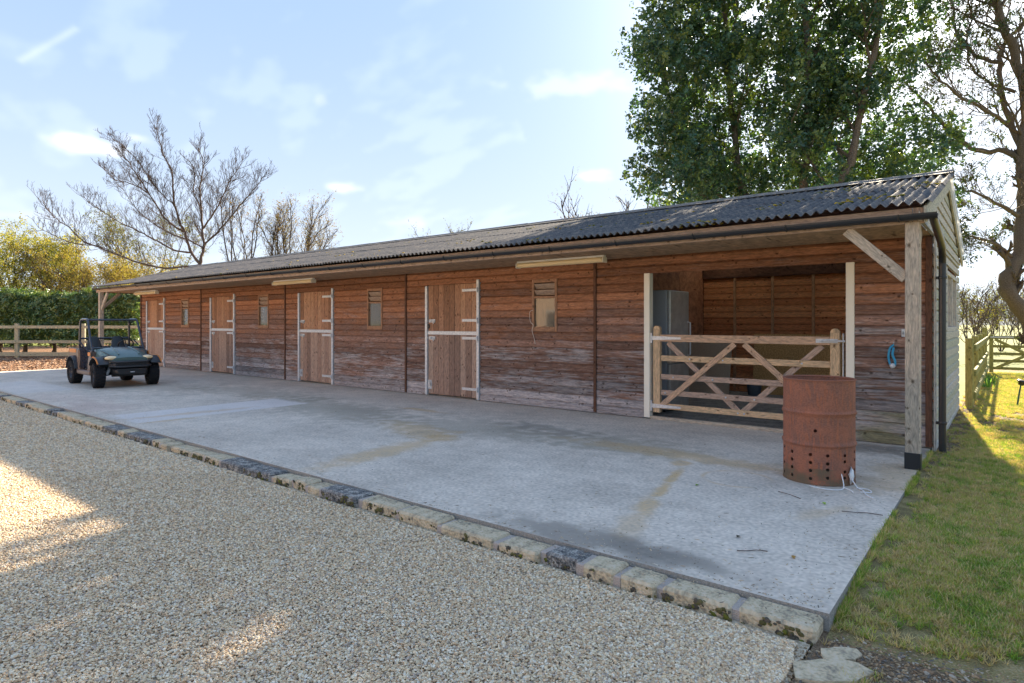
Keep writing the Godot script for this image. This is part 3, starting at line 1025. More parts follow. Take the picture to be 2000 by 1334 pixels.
func stable_door(st: Node, x0: float, x1: float) -> void:
	var d := sub(st, "stable_door", Vector3((x0 + x1) * 0.5, 0, ZW))
	for s in [0, 1]:
		var mb := MB.new()
		var fx := x0 + 0.004 if s == 0 else x1 - 0.064
		mb.box(Vector3(fx, 0.015, ZW - 0.03), Vector3(fx + 0.06, 2.07 if s == 0 else 2.14, ZW + 0.034), 0.006)
		part(d, "door_post", mb, M.galv)
	var a := x0 + 0.068
	var b := x1 - 0.068
	var nb := 9
	var hd := MB.new()
	hd.strip = 6
	hd.box(Vector3(a - 0.002, 2.03, ZW - 0.075), Vector3(b + 0.002, 2.13, ZW - 0.03))
	part(d, "door_head", hd, M.batten)
	for leaf in [[0.035, 1.185, M.door_lo], [1.215, 2.082, M.door_hi]]:
		for k in nb:
			var mb := MB.new()
			mb.strip = rng.randi_range(0, 7); mb.off = rng.randf()
			var w := (b - a) / nb
			mb.cbox(Transform3D(Basis(), Vector3(a + (k + 0.5) * w, (leaf[0] + leaf[1]) * 0.5, ZW - 0.012 + R(-0.002, 0.002))), Vector3(w - 0.003, leaf[1] - leaf[0] - R(0, 0.006), 0.03), 0.006)
			part(d, "door_board", mb, leaf[2][rng.randi() % 3])
	var cap := MB.new()
	cap.box(Vector3(a - 0.005, 1.155, ZW + 0.004), Vector3(b + 0.005, 1.222, ZW + 0.02), 0.004)
	part(d, "capping_strip", cap, M.galv)
	for y in [0.19, 1.10, 1.42, 1.96]:
		var mb := MB.new()
		mb.box(Vector3(b - 0.36, y - 0.024, ZW + 0.006), Vector3(b + 0.03, y + 0.024, ZW + 0.014), 0.002)
		mb.lathe(Transform3D(Basis(), Vector3(b + 0.036, y - 0.045, ZW + 0.046)), PackedVector2Array([Vector2(0, 0), Vector2(0.016, 0), Vector2(0.016, 0.09), Vector2(0, 0.09)]), 10)
		for bx in [0.06, 0.18, 0.30]:
			mb.lathe(Transform3D(Basis(Vector3.RIGHT, PI / 2), Vector3(b - 0.36 + bx, y, ZW + 0.014)), PackedVector2Array([Vector2(0.011, 0), Vector2(0.008, 0.005), Vector2(0, 0.006)]), 8)
		part(d, "strap_hinge", mb, M.galv)
	for y in [1.09, 1.41]:
		var mb := MB.new()
		mb.box(Vector3(a + 0.03, y - 0.03, ZW + 0.005), Vector3(a + 0.19, y + 0.03, ZW + 0.011), 0.002)
		mb.tube(PackedVector3Array([Vector3(a - 0.03, y, ZW + 0.025), Vector3(a + 0.20, y, ZW + 0.025)]), PackedFloat32Array([0.009, 0.009]), 8, true)
		mb.box(Vector3(a + 0.08, y - 0.02, ZW + 0.011), Vector3(a + 0.10, y + 0.02, ZW + 0.038), 0.002)
		mb.box(Vector3(a + 0.15, y - 0.055, ZW + 0.02), Vector3(a + 0.17, y, ZW + 0.034), 0.002)
		part(d, "bolt", mb, M.galv)
	var kb := MB.new()
	kb.box(Vector3(a + 0.0, 0.13, ZW + 0.005), Vector3(a + 0.10, 0.30, ZW + 0.012), 0.002)
	kb.tube(PackedVector3Array([Vector3(a - 0.05, 0.2, ZW + 0.03), Vector3(a + 0.09, 0.2, ZW + 0.03), Vector3(a + 0.06, 0.29, ZW + 0.035)]), PackedFloat32Array([0.011, 0.011, 0.011]), 8, true)
	part(d, "kick_bolt", kb, M.galv)
	if x0 > -9.0:
		var pl := MB.new()
		pl.box(Vector3(a + 0.0, 1.27, ZW + 0.012), Vector3(a + 0.05, 1.35, ZW + 0.04), 0.008)
		part(d, "padlock", pl, M.black)

func window(st: Node, x0: float, x1: float) -> void:
	var w := sub(st, "window", Vector3((x0 + x1) * 0.5, 1.3, ZW))
	var y0 := 1.236
	var y1 := 2.084
	for s in [[x0, x0 + 0.045, y0, y1], [x1 - 0.045, x1, y0, y1], [x0 + 0.046, x1 - 0.046, y1 - 0.055, y1], [x0 + 0.046, x1 - 0.046, y0, y0 + 0.075], [x0 + 0.046, x1 - 0.046, 1.775, 1.81]]:
		var mb := MB.new()
		mb.strip = rng.randi_range(0, 7)
		mb.box(Vector3(s[0], s[2], ZW - 0.05), Vector3(s[1], s[3], ZW + 0.016), 0.004)
		part(w, "window_frame", mb, M.trim)
	for k in 2:
		var mb := MB.new()
		mb.strip = k + 2
		mb.cbox(Transform3D(Basis(Vector3.RIGHT, 0.6), Vector3((x0 + x1) * 0.5, 1.87 + k * 0.10, ZW - 0.02)), Vector3(x1 - x0 - 0.094, 0.10, 0.012), 0.002)
		part(w, "louvre_slat", mb, M.fascia)
	var g := MB.new()
	g.quad(Vector3(x0 + 0.044, y0 + 0.073, ZW - 0.018), Vector3(x1 - 0.044, y0 + 0.073, ZW - 0.018), Vector3(x1 - 0.044, 1.776, ZW - 0.018), Vector3(x0 + 0.044, 1.776, ZW - 0.018))
	part(w, "pane", g, M.pane)

func side_window(st: Node) -> void:
	var w := sub(st, "window", Vector3(XR, 1.26, -10.8))
	for s in [[-9.85, -9.91, 1.26, 2.07], [-11.69, -11.75, 1.26, 2.07], [-9.912, -11.688, 2.01, 2.07], [-9.912, -11.688, 1.26, 1.32], [-10.77, -10.83, 1.322, 2.008]]:
		var mb := MB.new()
		mb.strip = 3
		mb.box(Vector3(XR - 0.04, s[2], s[1]), Vector3(XR + 0.022, s[3], s[0]), 0.004)
		part(w, "window_frame", mb, M.gable[2])
	for s in [[-9.912, -10.768], [-10.832, -11.688]]:
		var g := MB.new()
		g.quad(Vector3(XR - 0.01, 1.322, s[0]), Vector3(XR - 0.01, 1.322, s[1]), Vector3(XR - 0.01, 2.008, s[1]), Vector3(XR - 0.01, 2.008, s[0]))
		part(w, "pane", g, M.clear_pane)

func roof(st: Node) -> void:
	# one corrugated sheet, 10 waves of 94 mm, built once for each length and shared
	var slope := atan(PITCH)
	var make := func(length: float) -> ArrayMesh:
		var mb := MB.new()
		var cols := 84
		var rows := 3
		for side in [0, 1]:
			for j in rows + 1:
				for s in cols + 1:
					var x := -0.47 - 0.012 + (0.94 + 0.047) * s / cols
					var ph := TAU * x / 0.094
					var y: float = 0.019 * cos(ph) - side * 0.003 + 0.006 * (-x)
					var nn := Vector3(0.019 * sin(ph) * TAU / 0.094, 1, 0).normalized()
					mb.v.append(Vector3(x, y, -length * j / rows))
					mb.n.append(nn * (1.0 if side == 0 else -1.0))
					mb.uv.append(Vector2(x, length * j / rows))
			var k0: int = side * (cols + 1) * (rows + 1)
			for j in rows:
				for s in cols:
					var a := k0 + j * (cols + 1) + s
					var b := a + cols + 1
					if side == 0:
						mb.i.append_array(PackedInt32Array([a, b, a + 1, a + 1, b, b + 1]))
					else:
						mb.i.append_array(PackedInt32Array([a, a + 1, b, a + 1, b + 1, b]))
		var half := (cols + 1) * (rows + 1)
		for s in cols:
			mb.quad(mb.v[half + s], mb.v[half + s + 1], mb.v[s + 1], mb.v[s])
		var m := mb.mesh()
		m.surface_set_material(0, M.sheet)
		return m
	var low: ArrayMesh = make.call(1.70)
	var high: ArrayMesh = make.call(1.55)
	var full: ArrayMesh = make.call(3.08)
	var bfront := Basis(Vector3.RIGHT, slope)
	var bback := Basis(Vector3.UP, PI) * Basis(Vector3.RIGHT, slope)
	for k in 23:
		var x := -0.575 - 0.47 - k * 0.94
		var jig := Vector3(0, R(-0.004, 0.004), R(-0.012, 0.012))
		shared(st, "roof_sheet", low, Transform3D(bfront, Vector3(x, YEAVE + 0.02, ZEAVE) + jig))
		var up := 1.55
		shared(st, "roof_sheet", high, Transform3D(bfront, Vector3(x, YEAVE + 0.02 + sin(slope) * up + 0.010, ZEAVE - cos(slope) * up) + Vector3(0, R(-0.003, 0.003), R(-0.01, 0.01))))
		var back := shared(st, "roof_sheet", full, Transform3D(bback, Vector3(x, YEAVE + 0.02, 2.0 * ZRIDGE - ZEAVE)))
		if k < 5:        # unseen clear plastic sheets, added to brighten the open bay
			back.name = "added_roof_light"
			back.material_override = M.added_rooflight
	# ridge caps
	var cap := MB.new()
	var pr := [Vector2(-0.20, -0.045), Vector2(-0.07, -0.008), Vector2(-0.03, 0.022), Vector2(0, 0.032), Vector2(0.03, 0.022), Vector2(0.07, -0.008), Vector2(0.20, -0.045)]
	for k in pr.size() - 1:
		cap.quad(Vector3(-0.53, pr[k + 1].y, pr[k + 1].x), Vector3(-0.53, pr[k].y, pr[k].x), Vector3(0.53, pr[k].y + 0.004, pr[k].x), Vector3(0.53, pr[k + 1].y + 0.004, pr[k + 1].x))
		cap.quad(Vector3(-0.53, pr[k].y - 0.006, pr[k].x), Vector3(-0.53, pr[k + 1].y - 0.006, pr[k + 1].x), Vector3(0.53, pr[k + 1].y - 0.002, pr[k + 1].x), Vector3(0.53, pr[k].y - 0.002, pr[k].x))
	for e in [-0.53, 0.53]:
		for k in pr.size() - 1:
			var q := 0.004 if e > 0 else 0.0
			cap.quad(Vector3(e, pr[k].y - 0.006 + q, pr[k].x), Vector3(e, pr[k].y + q, pr[k].x), Vector3(e, pr[k + 1].y + q, pr[k + 1].x), Vector3(e, pr[k + 1].y - 0.006 + q, pr[k + 1].x))
	cap.quad(Vector3(-0.53, pr[6].y - 0.006, 0.20), Vector3(0.53, pr[6].y - 0.002, 0.20), Vector3(0.53, pr[6].y + 0.004, 0.20), Vector3(-0.53, pr[6].y, 0.20))
	var cm := cap.mesh()
	cm.surface_set_material(0, M.ridge)
	for k in 22:
		shared(st, "ridge_cap", cm, Transform3D(Basis(Vector3.FORWARD, R(-0.002, 0.002)), Vector3(-0.575 - 0.5 - k * 0.985, YRIDGE + 0.052 + R(-0.003, 0.003), ZRIDGE)))
	# cushions of yellow-green moss
	var moss := PackedFloat32Array()
	for k in 5200:
		var u := rng.randf()
		var x := -0.62 - pow(u, 2.0) * 16.0
		var dn := rng.randf()
		var z := ZEAVE - 0.02 - dn * 2.8
		var patch := sin(x * 5.1 + z * 2.3) + sin(x * 2.2 - z * 4.7) + sin(x * 11.0 + z * 7.0) * 0.6
		if patch < 1.0: continue
		var ph := TAU * (x + 0.575 + 0.47) / 0.094
		var yy := roof_at(z) + 0.022 + 0.019 * cos(ph)
		var s := R(0.006, 0.020)
		var col := Color(0.42, 0.29, 0.04) if rng.randf() < 0.6 else Color(0.17, 0.17, 0.04)
		put(moss, Basis.from_euler(Vector3(slope, R(0, 6), 0)).scaled(Vector3(s * 1.5, s * 0.6, s * 1.5)), Vector3(x, yy, z), col * R(0.7, 1.2))
	var ball := MB.new()
	ball.lump(Vector3.ZERO, Vector3.ONE, 0.7, rng, 4, 6)
	var o := many(st, "moss", ball.mesh(), M.moss, moss)
	o.set_meta("kind", "stuff")

func rainwater(st: Node) -> void:
	var gy := func(x: float) -> float: return 2.385 + (-0.5 - x) / 21.6 * 0.065
	var x := XL - 0.12
	var rr := 0.055
	while x < -0.6:
		var nx := minf(x + 4.0, -0.50)
		var mb := MB.new()
		for k in 10:
			var a0 := PI + PI * k / 10.0
			var a1 := PI + PI * (k + 1) / 10.0
			for s in [0, 1]:
				var r: float = rr - 0.003 * s
				var p := Vector3(x, gy.call(x) + sin(a0) * r, -6.813 + cos(a0) * r)
				var q := Vector3(x, gy.call(x) + sin(a1) * r, -6.813 + cos(a1) * r)
				var p2 := Vector3(nx, gy.call(nx) + sin(a0) * r, p.z)
				var q2 := Vector3(nx, gy.call(nx) + sin(a1) * r, q.z)
				if s == 0: mb.quad(p, p2, q2, q)
				else: mb.quad(q, q2, p2, p)
		part(st, "gutter", mb, M.black)
		x = nx
	x = XL + 0.3
	while x < -0.6:
		var mb := MB.new()
		var pts := PackedVector3Array()
		var rd := PackedFloat32Array()
		for k in 9:
			var a := PI * 0.98 + PI * 1.04 * k / 8.0
			pts.append(Vector3(x, gy.call(x) + sin(a) * 0.060, -6.813 + cos(a) * 0.060))
			rd.append(0.007)
		mb.tube(pts, rd, 5)
		part(st, "gutter_bracket", mb, M.black)
		x += 1.0
	# outlet, offset pipe along the gable and the downpipe
	var dp := MB.new()
	dp.tube(PackedVector3Array([Vector3(-0.535, 2.36, -6.83), Vector3(-0.535, 2.33, -6.95), Vector3(-0.54, 2.20, -7.85), Vector3(-0.55, 2.13, -8.06), Vector3(-0.552, 2.02, -8.10)]), PackedFloat32Array([0.036, 0.036, 0.036, 0.036, 0.036]), 12, true)
	part(st, "offset_pipe", dp, M.black)
	dp = MB.new()
	dp.tube(PackedVector3Array([Vector3(-0.552, 2.06, -8.10), Vector3(-0.552, 0.02, -8.10), Vector3(-0.545, -0.05, -8.10), Vector3(-0.51, -0.09, -8.10)]), PackedFloat32Array([0.036, 0.036, 0.036, 0.038]), 12, true)
	part(st, "downpipe", dp, M.black)
	for y in [0.28, 1.85]:
		var mb := MB.new()
		mb.lathe(Transform3D(Basis(), Vector3(-0.552, y, -8.10)), PackedVector2Array([Vector2(0.036, 0), Vector2(0.043, 0.002), Vector2(0.043, 0.03), Vector2(0.036, 0.032)]), 14)
		mb.box(Vector3(-0.61, y, -8.115), Vector3(-0.585, y + 0.03, -8.085), 0.002)
		part(st, "pipe_clip", mb, M.black)

# ------------------------------------------------------------------ things in the yard
func yard_things() -> void:
	stall_gate()
	drum()
	# strip lights under the canopy, switched off
	var lights := [[-21.0, "strip light with cream cover under the canopy above the door farthest from the drum"], [-13.05, "strip light with cream cover under the canopy between the second and third doors"], [-5.97, "strip light with cream cover under the canopy beside the open bay"]]
	for l in lights:
		var t := thing("strip_light", l[1], "light", Vector3(l[0] + 0.78, SOFFIT, -7.57), "strip lights under the canopy")
		var x0: float = l[0]
		var mb := MB.new()
		mb.box(Vector3(x0, SOFFIT - 0.03, -7.60), Vector3(x0 + 1.56, SOFFIT - 0.001, -7.54), 0.003)
		part(t, "spine", mb, M.white)
		mb = MB.new()
		mb.box(Vector3(x0 + 0.012, SOFFIT - 0.10, -7.625), Vector3(x0 + 1.548, SOFFIT - 0.031, -7.515), 0.018)
		part(t, "diffuser", mb, M.diffuser)
		for e in [x0, x0 + 1.546]:
			mb = MB.new()
			mb.box(Vector3(e, SOFFIT - 0.106, -7.63), Vector3(e + 0.014, SOFFIT - 0.0305, -7.51), 0.004)
			part(t, "end_cap", mb, M.cream)
	# what stands in the open bay
	var f := thing("tall_fridge", "tall grey steel fridge standing just inside the open bay", "fridge", Vector3(-4.3, 0.012, -9.1))
	var mb := MB.new()
	mb.box(Vector3(-4.62, 0.05, -9.46), Vector3(-4.03, 1.875, -8.75), 0.012)
	part(f, "cabinet", mb, M.fridge)
	for s in [[0.06, 0.74], [0.755, 1.87]]:
		mb = MB.new()
		mb.box(Vector3(-4.026, s[0], -9.455), Vector3(-3.975, s[1], -8.755), 0.010)
		part(f, "door", mb, M.steel)
	mb = MB.new()
	mb.tube(PackedVector3Array([Vector3(-3.975, 0.86, -9.40), Vector3(-3.93, 0.87, -9.40), Vector3(-3.93, 1.38, -9.40), Vector3(-3.975, 1.39, -9.40)]), PackedFloat32Array([0.012, 0.012, 0.012, 0.012]), 8)
	part(f, "handle", mb, M.white)
	for s in [Vector3(-4.56, 0, -8.82), Vector3(-4.1, 0, -8.82), Vector3(-4.56, 0, -9.4), Vector3(-4.1, 0, -9.4)]:
		mb = MB.new()
		mb.lathe(Transform3D(Basis(), s + Vector3(0, 0.012, 0)), PackedVector2Array([Vector2(0, 0), Vector2(0.022, 0), Vector2(0.018, 0.04), Vector2(0, 0.04)]), 8)
		part(f, "foot", mb, M.black)
	mb = MB.new()
	mb.bar(Vector3(-3.07, 0.014, ZB + 0.20), Vector3(-3.07, 1.16, ZB + 0.09), 1.55, 0.018, Vector3.BACK, 0.003)
	var o := part(self, "strand_board", mb, M.osb)
	tag(o, "orange-brown strand board leaning on the studs in the open bay", "board")
	mb = MB.new()
	mb.bar(Vector3(-4.43, 0.014, -11.35), Vector3(-4.50, 1.06, -11.75), 0.85, 0.018, Vector3.BACK, 0.003)
	o = part(self, "chipboard_sheet", mb, M.chipboard)
	tag(o, "plain grey-brown chipboard sheet leaning behind the fridge", "board")
	var bk := thing("bucket", "small blue-grey bucket on the floor of the open bay", "bucket", Vector3(-3.72, 0.012, -11.9))
	mb = MB.new()
	mb.lathe(Transform3D(Basis(), Vector3(-3.72, 0.012, -11.9)), PackedVector2Array([Vector2(0, 0.0), Vector2(0.11, 0.0), Vector2(0.14, 0.25), Vector2(0.15, 0.255), Vector2(0.135, 0.245), Vector2(0.107, 0.01), Vector2(0, 0.008)]), 20)
	part(bk, "pail", mb, plain(L(0.10, 0.14, 0.19), 0.5))
	mb = MB.new()
	var hp := PackedVector3Array()
	var hr := PackedFloat32Array()
	for k in 9:
		var a := PI * k / 8.0
		hp.append(Vector3(-3.72 + 0.14 * cos(a), 0.25 + 0.02 + 0.03 * sin(a), -11.9 + 0.13 * sin(a)))
		hr.append(0.004)
	mb.tube(hp, hr, 5)
	part(bk, "bail", mb, M.galv)

func stall_gate() -> void:
	var zg := ZW - 0.05
	var g := thing("timber_gate", "weathered five-bar timber gate closing the open bay", "gate", Vector3(-2.74, 0.1, zg))
	var xa := -3.955
	var xb := -1.555
	var mb: MB
	# stiles with rounded tops
	for s in [[xa, 0.10, 1.335], [xb - 0.105, 0.10, 1.31]]:
		mb = MB.new()
		mb.strip = 3; mb.off = s[0]
		mb.box(Vector3(s[0], s[1], zg - 0.035), Vector3(s[0] + 0.105, s[2] - 0.05, zg + 0.035), 0.006)
		var ring := []
		for zz in [zg + 0.034, zg - 0.034]:
			var r := []
			for k in 13:
				var a := PI * k / 12.0
				r.append(Vector3(s[0] + 0.0525 + 0.0515 * cos(a), s[2] - 0.052 + 0.0515 * sin(a), zz))
			ring.append(r)
		for k in 12:
			mb.quad(ring[0][k], ring[1][k], ring[1][k + 1], ring[0][k + 1], mb.wuv(0, 0.01), mb.wuv(0.03, 0.01), mb.wuv(0.03, 0.02), mb.wuv(0, 0.02))
			mb.tri(Vector3(s[0] + 0.0525, s[2] - 0.052, zg + 0.034), ring[0][k], ring[0][k + 1])
			mb.tri(Vector3(s[0] + 0.0525, s[2] - 0.052, zg - 0.034), ring[1][k + 1], ring[1][k])
		part(g, "stile", mb, M.gate[2])
	var bars := [[1.11, 1.21, 0.07], [0.835, 0.915, 0.026], [0.575, 0.65, 0.026], [0.35, 0.425, 0.026], [0.155, 0.235, 0.026]]
	for k in 5:
		mb = MB.new()
		mb.strip = k; mb.off = R(0, 1)
		mb.box(Vector3(xa + 0.106, bars[k][0], zg - bars[k][2] * 0.5), Vector3(xb - 0.106, bars[k][1], zg + bars[k][2] * 0.5), 0.004)
		part(g, "bar", mb, M.gate[[0, 2, 1, 1, 2][k]])
	var xm := (xa + xb) * 0.5 + 0.02
	# two braces before the bars, two behind
	for b in [[Vector3(xa + 0.12, 0.20, zg + 0.026), Vector3(xm - 0.06, 1.10, zg + 0.026), 0], [Vector3(xm + 0.06, 1.10, zg + 0.026), Vector3(xb - 0.12, 0.20, zg + 0.026), 0],
			[Vector3(xa + 0.20, 1.10, zg - 0.026), Vector3(xm - 0.02, 0.20, zg - 0.026), 1], [Vector3(xm + 0.02, 0.20, zg - 0.026), Vector3(xb - 0.20, 1.10, zg - 0.026), 1]]:
		mb = MB.new()
		mb.strip = rng.randi_range(0, 7); mb.off = rng.randf()
		mb.bar(b[0], b[1], 0.075, 0.022, Vector3.BACK)
		part(g, "brace", mb, M.gate[[0, 1][b[2]]])
	# galvanised hinges and latch
	for y in [1.16, 0.195]:
		mb = MB.new()
		mb.quad(Vector3(xa - 0.02, y - 0.03, zg + 0.043), Vector3(xa + 0.42, y - 0.014, zg + 0.043), Vector3(xa + 0.42, y + 0.014, zg + 0.043), Vector3(xa - 0.02, y + 0.03, zg + 0.043))
		mb.quad(Vector3(xa - 0.02, y + 0.03, zg + 0.036), Vector3(xa - 0.02, y + 0.03, zg + 0.043), Vector3(xa + 0.42, y + 0.014, zg + 0.043), Vector3(xa + 0.42, y + 0.014, zg + 0.036))
		mb.box(Vector3(xa - 0.035, y - 0.075, zg + 0.01), Vector3(xa - 0.012, y + 0.075, zg + 0.05), 0.003)
		part(g, "hinge", mb, M.galv)
	mb = MB.new()
	mb.box(Vector3(xb - 0.26, 1.135, zg + 0.037), Vector3(xb - 0.02, 1.185, zg + 0.045), 0.002)
	mb.tube(PackedVector3Array([Vector3(xb - 0.2, 1.16, zg + 0.058), Vector3(xb + 0.06, 1.16, zg + 0.058)]), PackedFloat32Array([0.012, 0.012]), 8, true)
	mb.tube(PackedVector3Array([Vector3(xb + 0.03, 0.12, zg + 0.0), Vector3(xb + 0.03, 1.25, zg + 0.0)]), PackedFloat32Array([0.010, 0.010]), 8, true)
	part(g, "latch", mb, M.galv)
	for b in [[-3.42, 0.875], [-2.96, 0.875], [-1.98, 0.875], [-3.66, 0.61], [-3.10, 0.61], [-2.10, 0.61], [-3.78, 0.385], [-2.92, 0.385], [-2.55, 0.385], [-2.76, 0.19], [-2.68, 0.19]]:
		mb = MB.new()
		mb.lathe(Transform3D(Basis(Vector3.RIGHT, PI / 2), Vector3(b[0], b[1], zg + 0.0125)), PackedVector2Array([Vector2(0.013, 0), Vector2(0.010, 0.007), Vector2(0, 0.009)]), 8)
		part(g, "bolt_head", mb, M.galv)

func drum() -> void:
	var c := Vector3(-1.31, 0.0, -5.97)
	var d := thing("oil_drum", "rusty open-topped oil drum with air holes near its base", "drum", c)
	var segs := 96
	var rows := 52
	var hh := 0.885
	# grid of the wall; where a hole sits, four cells are left out and their rim is rounded
	var r0 := 0.287
	var rad := func(y: float) -> float:
		var r := r0
		for b in [0.335, 0.60]:
			r += 0.015 * exp(-pow((y - b) / 0.014, 2.0))
		r += 0.006 * exp(-pow((y - hh) / 0.012, 2.0)) + 0.004 * exp(-pow(y / 0.014, 2.0))
		return r
	var holes := {}
	var face := atan2(-c.z, -c.x)        # towards the camera
	for col in [-2.6, -1.8, -1.08, -0.36, 0.36, 1.08, 1.8, 2.6, 3.4]:
		for row in [3, 7, 11, 15]:
			var s := int(round((face + col * 0.72) / TAU * segs + R(-0.3, 0.3)))
			holes[Vector2i(posmod(s, segs), row + rng.randi_range(0, 1))] = true
	holes[Vector2i(posmod(int(round((face + 0.1) / TAU * segs)), segs), 27)] = true
	var mb := MB.new()
	var pos := []
	for j in rows + 1:
		for s in segs + 1:
			pos.append(Vector2(TAU * s / segs, hh * j / rows))
	var gone := {}
	for h in holes:
		var hy: float = hh * h.y / rows
		for e in [Vector2i(-1, -1), Vector2i(0, -1), Vector2i(-1, 0), Vector2i(0, 0)]:
			gone[Vector2i(posmod(h.x + e.x, segs), h.y + e.y)] = true
		for k in 8:
			var q: Vector2i = [Vector2i(1, 0), Vector2i(1, 1), Vector2i(0, 1), Vector2i(-1, 1), Vector2i(-1, 0), Vector2i(-1, -1), Vector2i(0, -1), Vector2i(1, -1)][k]
			var s: int = posmod(h.x + q.x, segs)
			var base: float = TAU * (h.x + q.x) / segs
			var turn: float = TAU * s / segs - base
			var a := atan2(q.y * hh / rows, q.x * TAU / segs * r0)
			pos[(h.y + q.y) * (segs + 1) + s] = Vector2(TAU * h.x / segs + cos(a) * 0.0145 / r0 + turn, hy + sin(a) * 0.0145)
			if s == 0: pos[(h.y + q.y) * (segs + 1) + segs] = pos[(h.y + q.y) * (segs + 1)] + Vector2(TAU, 0)
	for j in rows + 1:
		for s in segs + 1:
			var p: Vector2 = pos[j * (segs + 1) + s]
			var r: float = rad.call(p.y)
			var dr: float = (rad.call(p.y + 0.003) - rad.call(p.y - 0.003)) / 0.006
			mb.v.append(c + Vector3(r * cos(p.x), p.y + 0.002, r * sin(p.x)))
			mb.n.append(Vector3(cos(p.x), -dr, sin(p.x)).normalized())
			mb.uv.append(Vector2(p.x / TAU, p.y / hh))
	for j in rows:
		for s in segs:
			if gone.has(Vector2i(s, j)): continue
			var a := j * (segs + 1) + s
			var b := a + segs + 1
			mb.i.append_array(PackedInt32Array([a, a + 1, b, a + 1, b + 1, b]))
	part(d, "drum_wall", mb, M.rust)
	mb = MB.new()
	mb.lathe(Transform3D(Basis(), c), PackedVector2Array([Vector2(0.284, hh - 0.004), Vector2(0.291, hh - 0.006), Vector2(0.2955, hh), Vector2(0.293, hh + 0.006), Vector2(0.288, hh + 0.008), Vector2(0.283, hh + 0.004), Vector2(0.282, hh - 0.006)]), 64)
	part(d, "rim", mb, M.rust)
	mb = MB.new()
	mb.lathe(Transform3D(Basis(), c), PackedVector2Array([Vector2(0.286, 0.02), Vector2(0.0, 0.021)]), 48)
	part(d, "base", mb, M.soil)

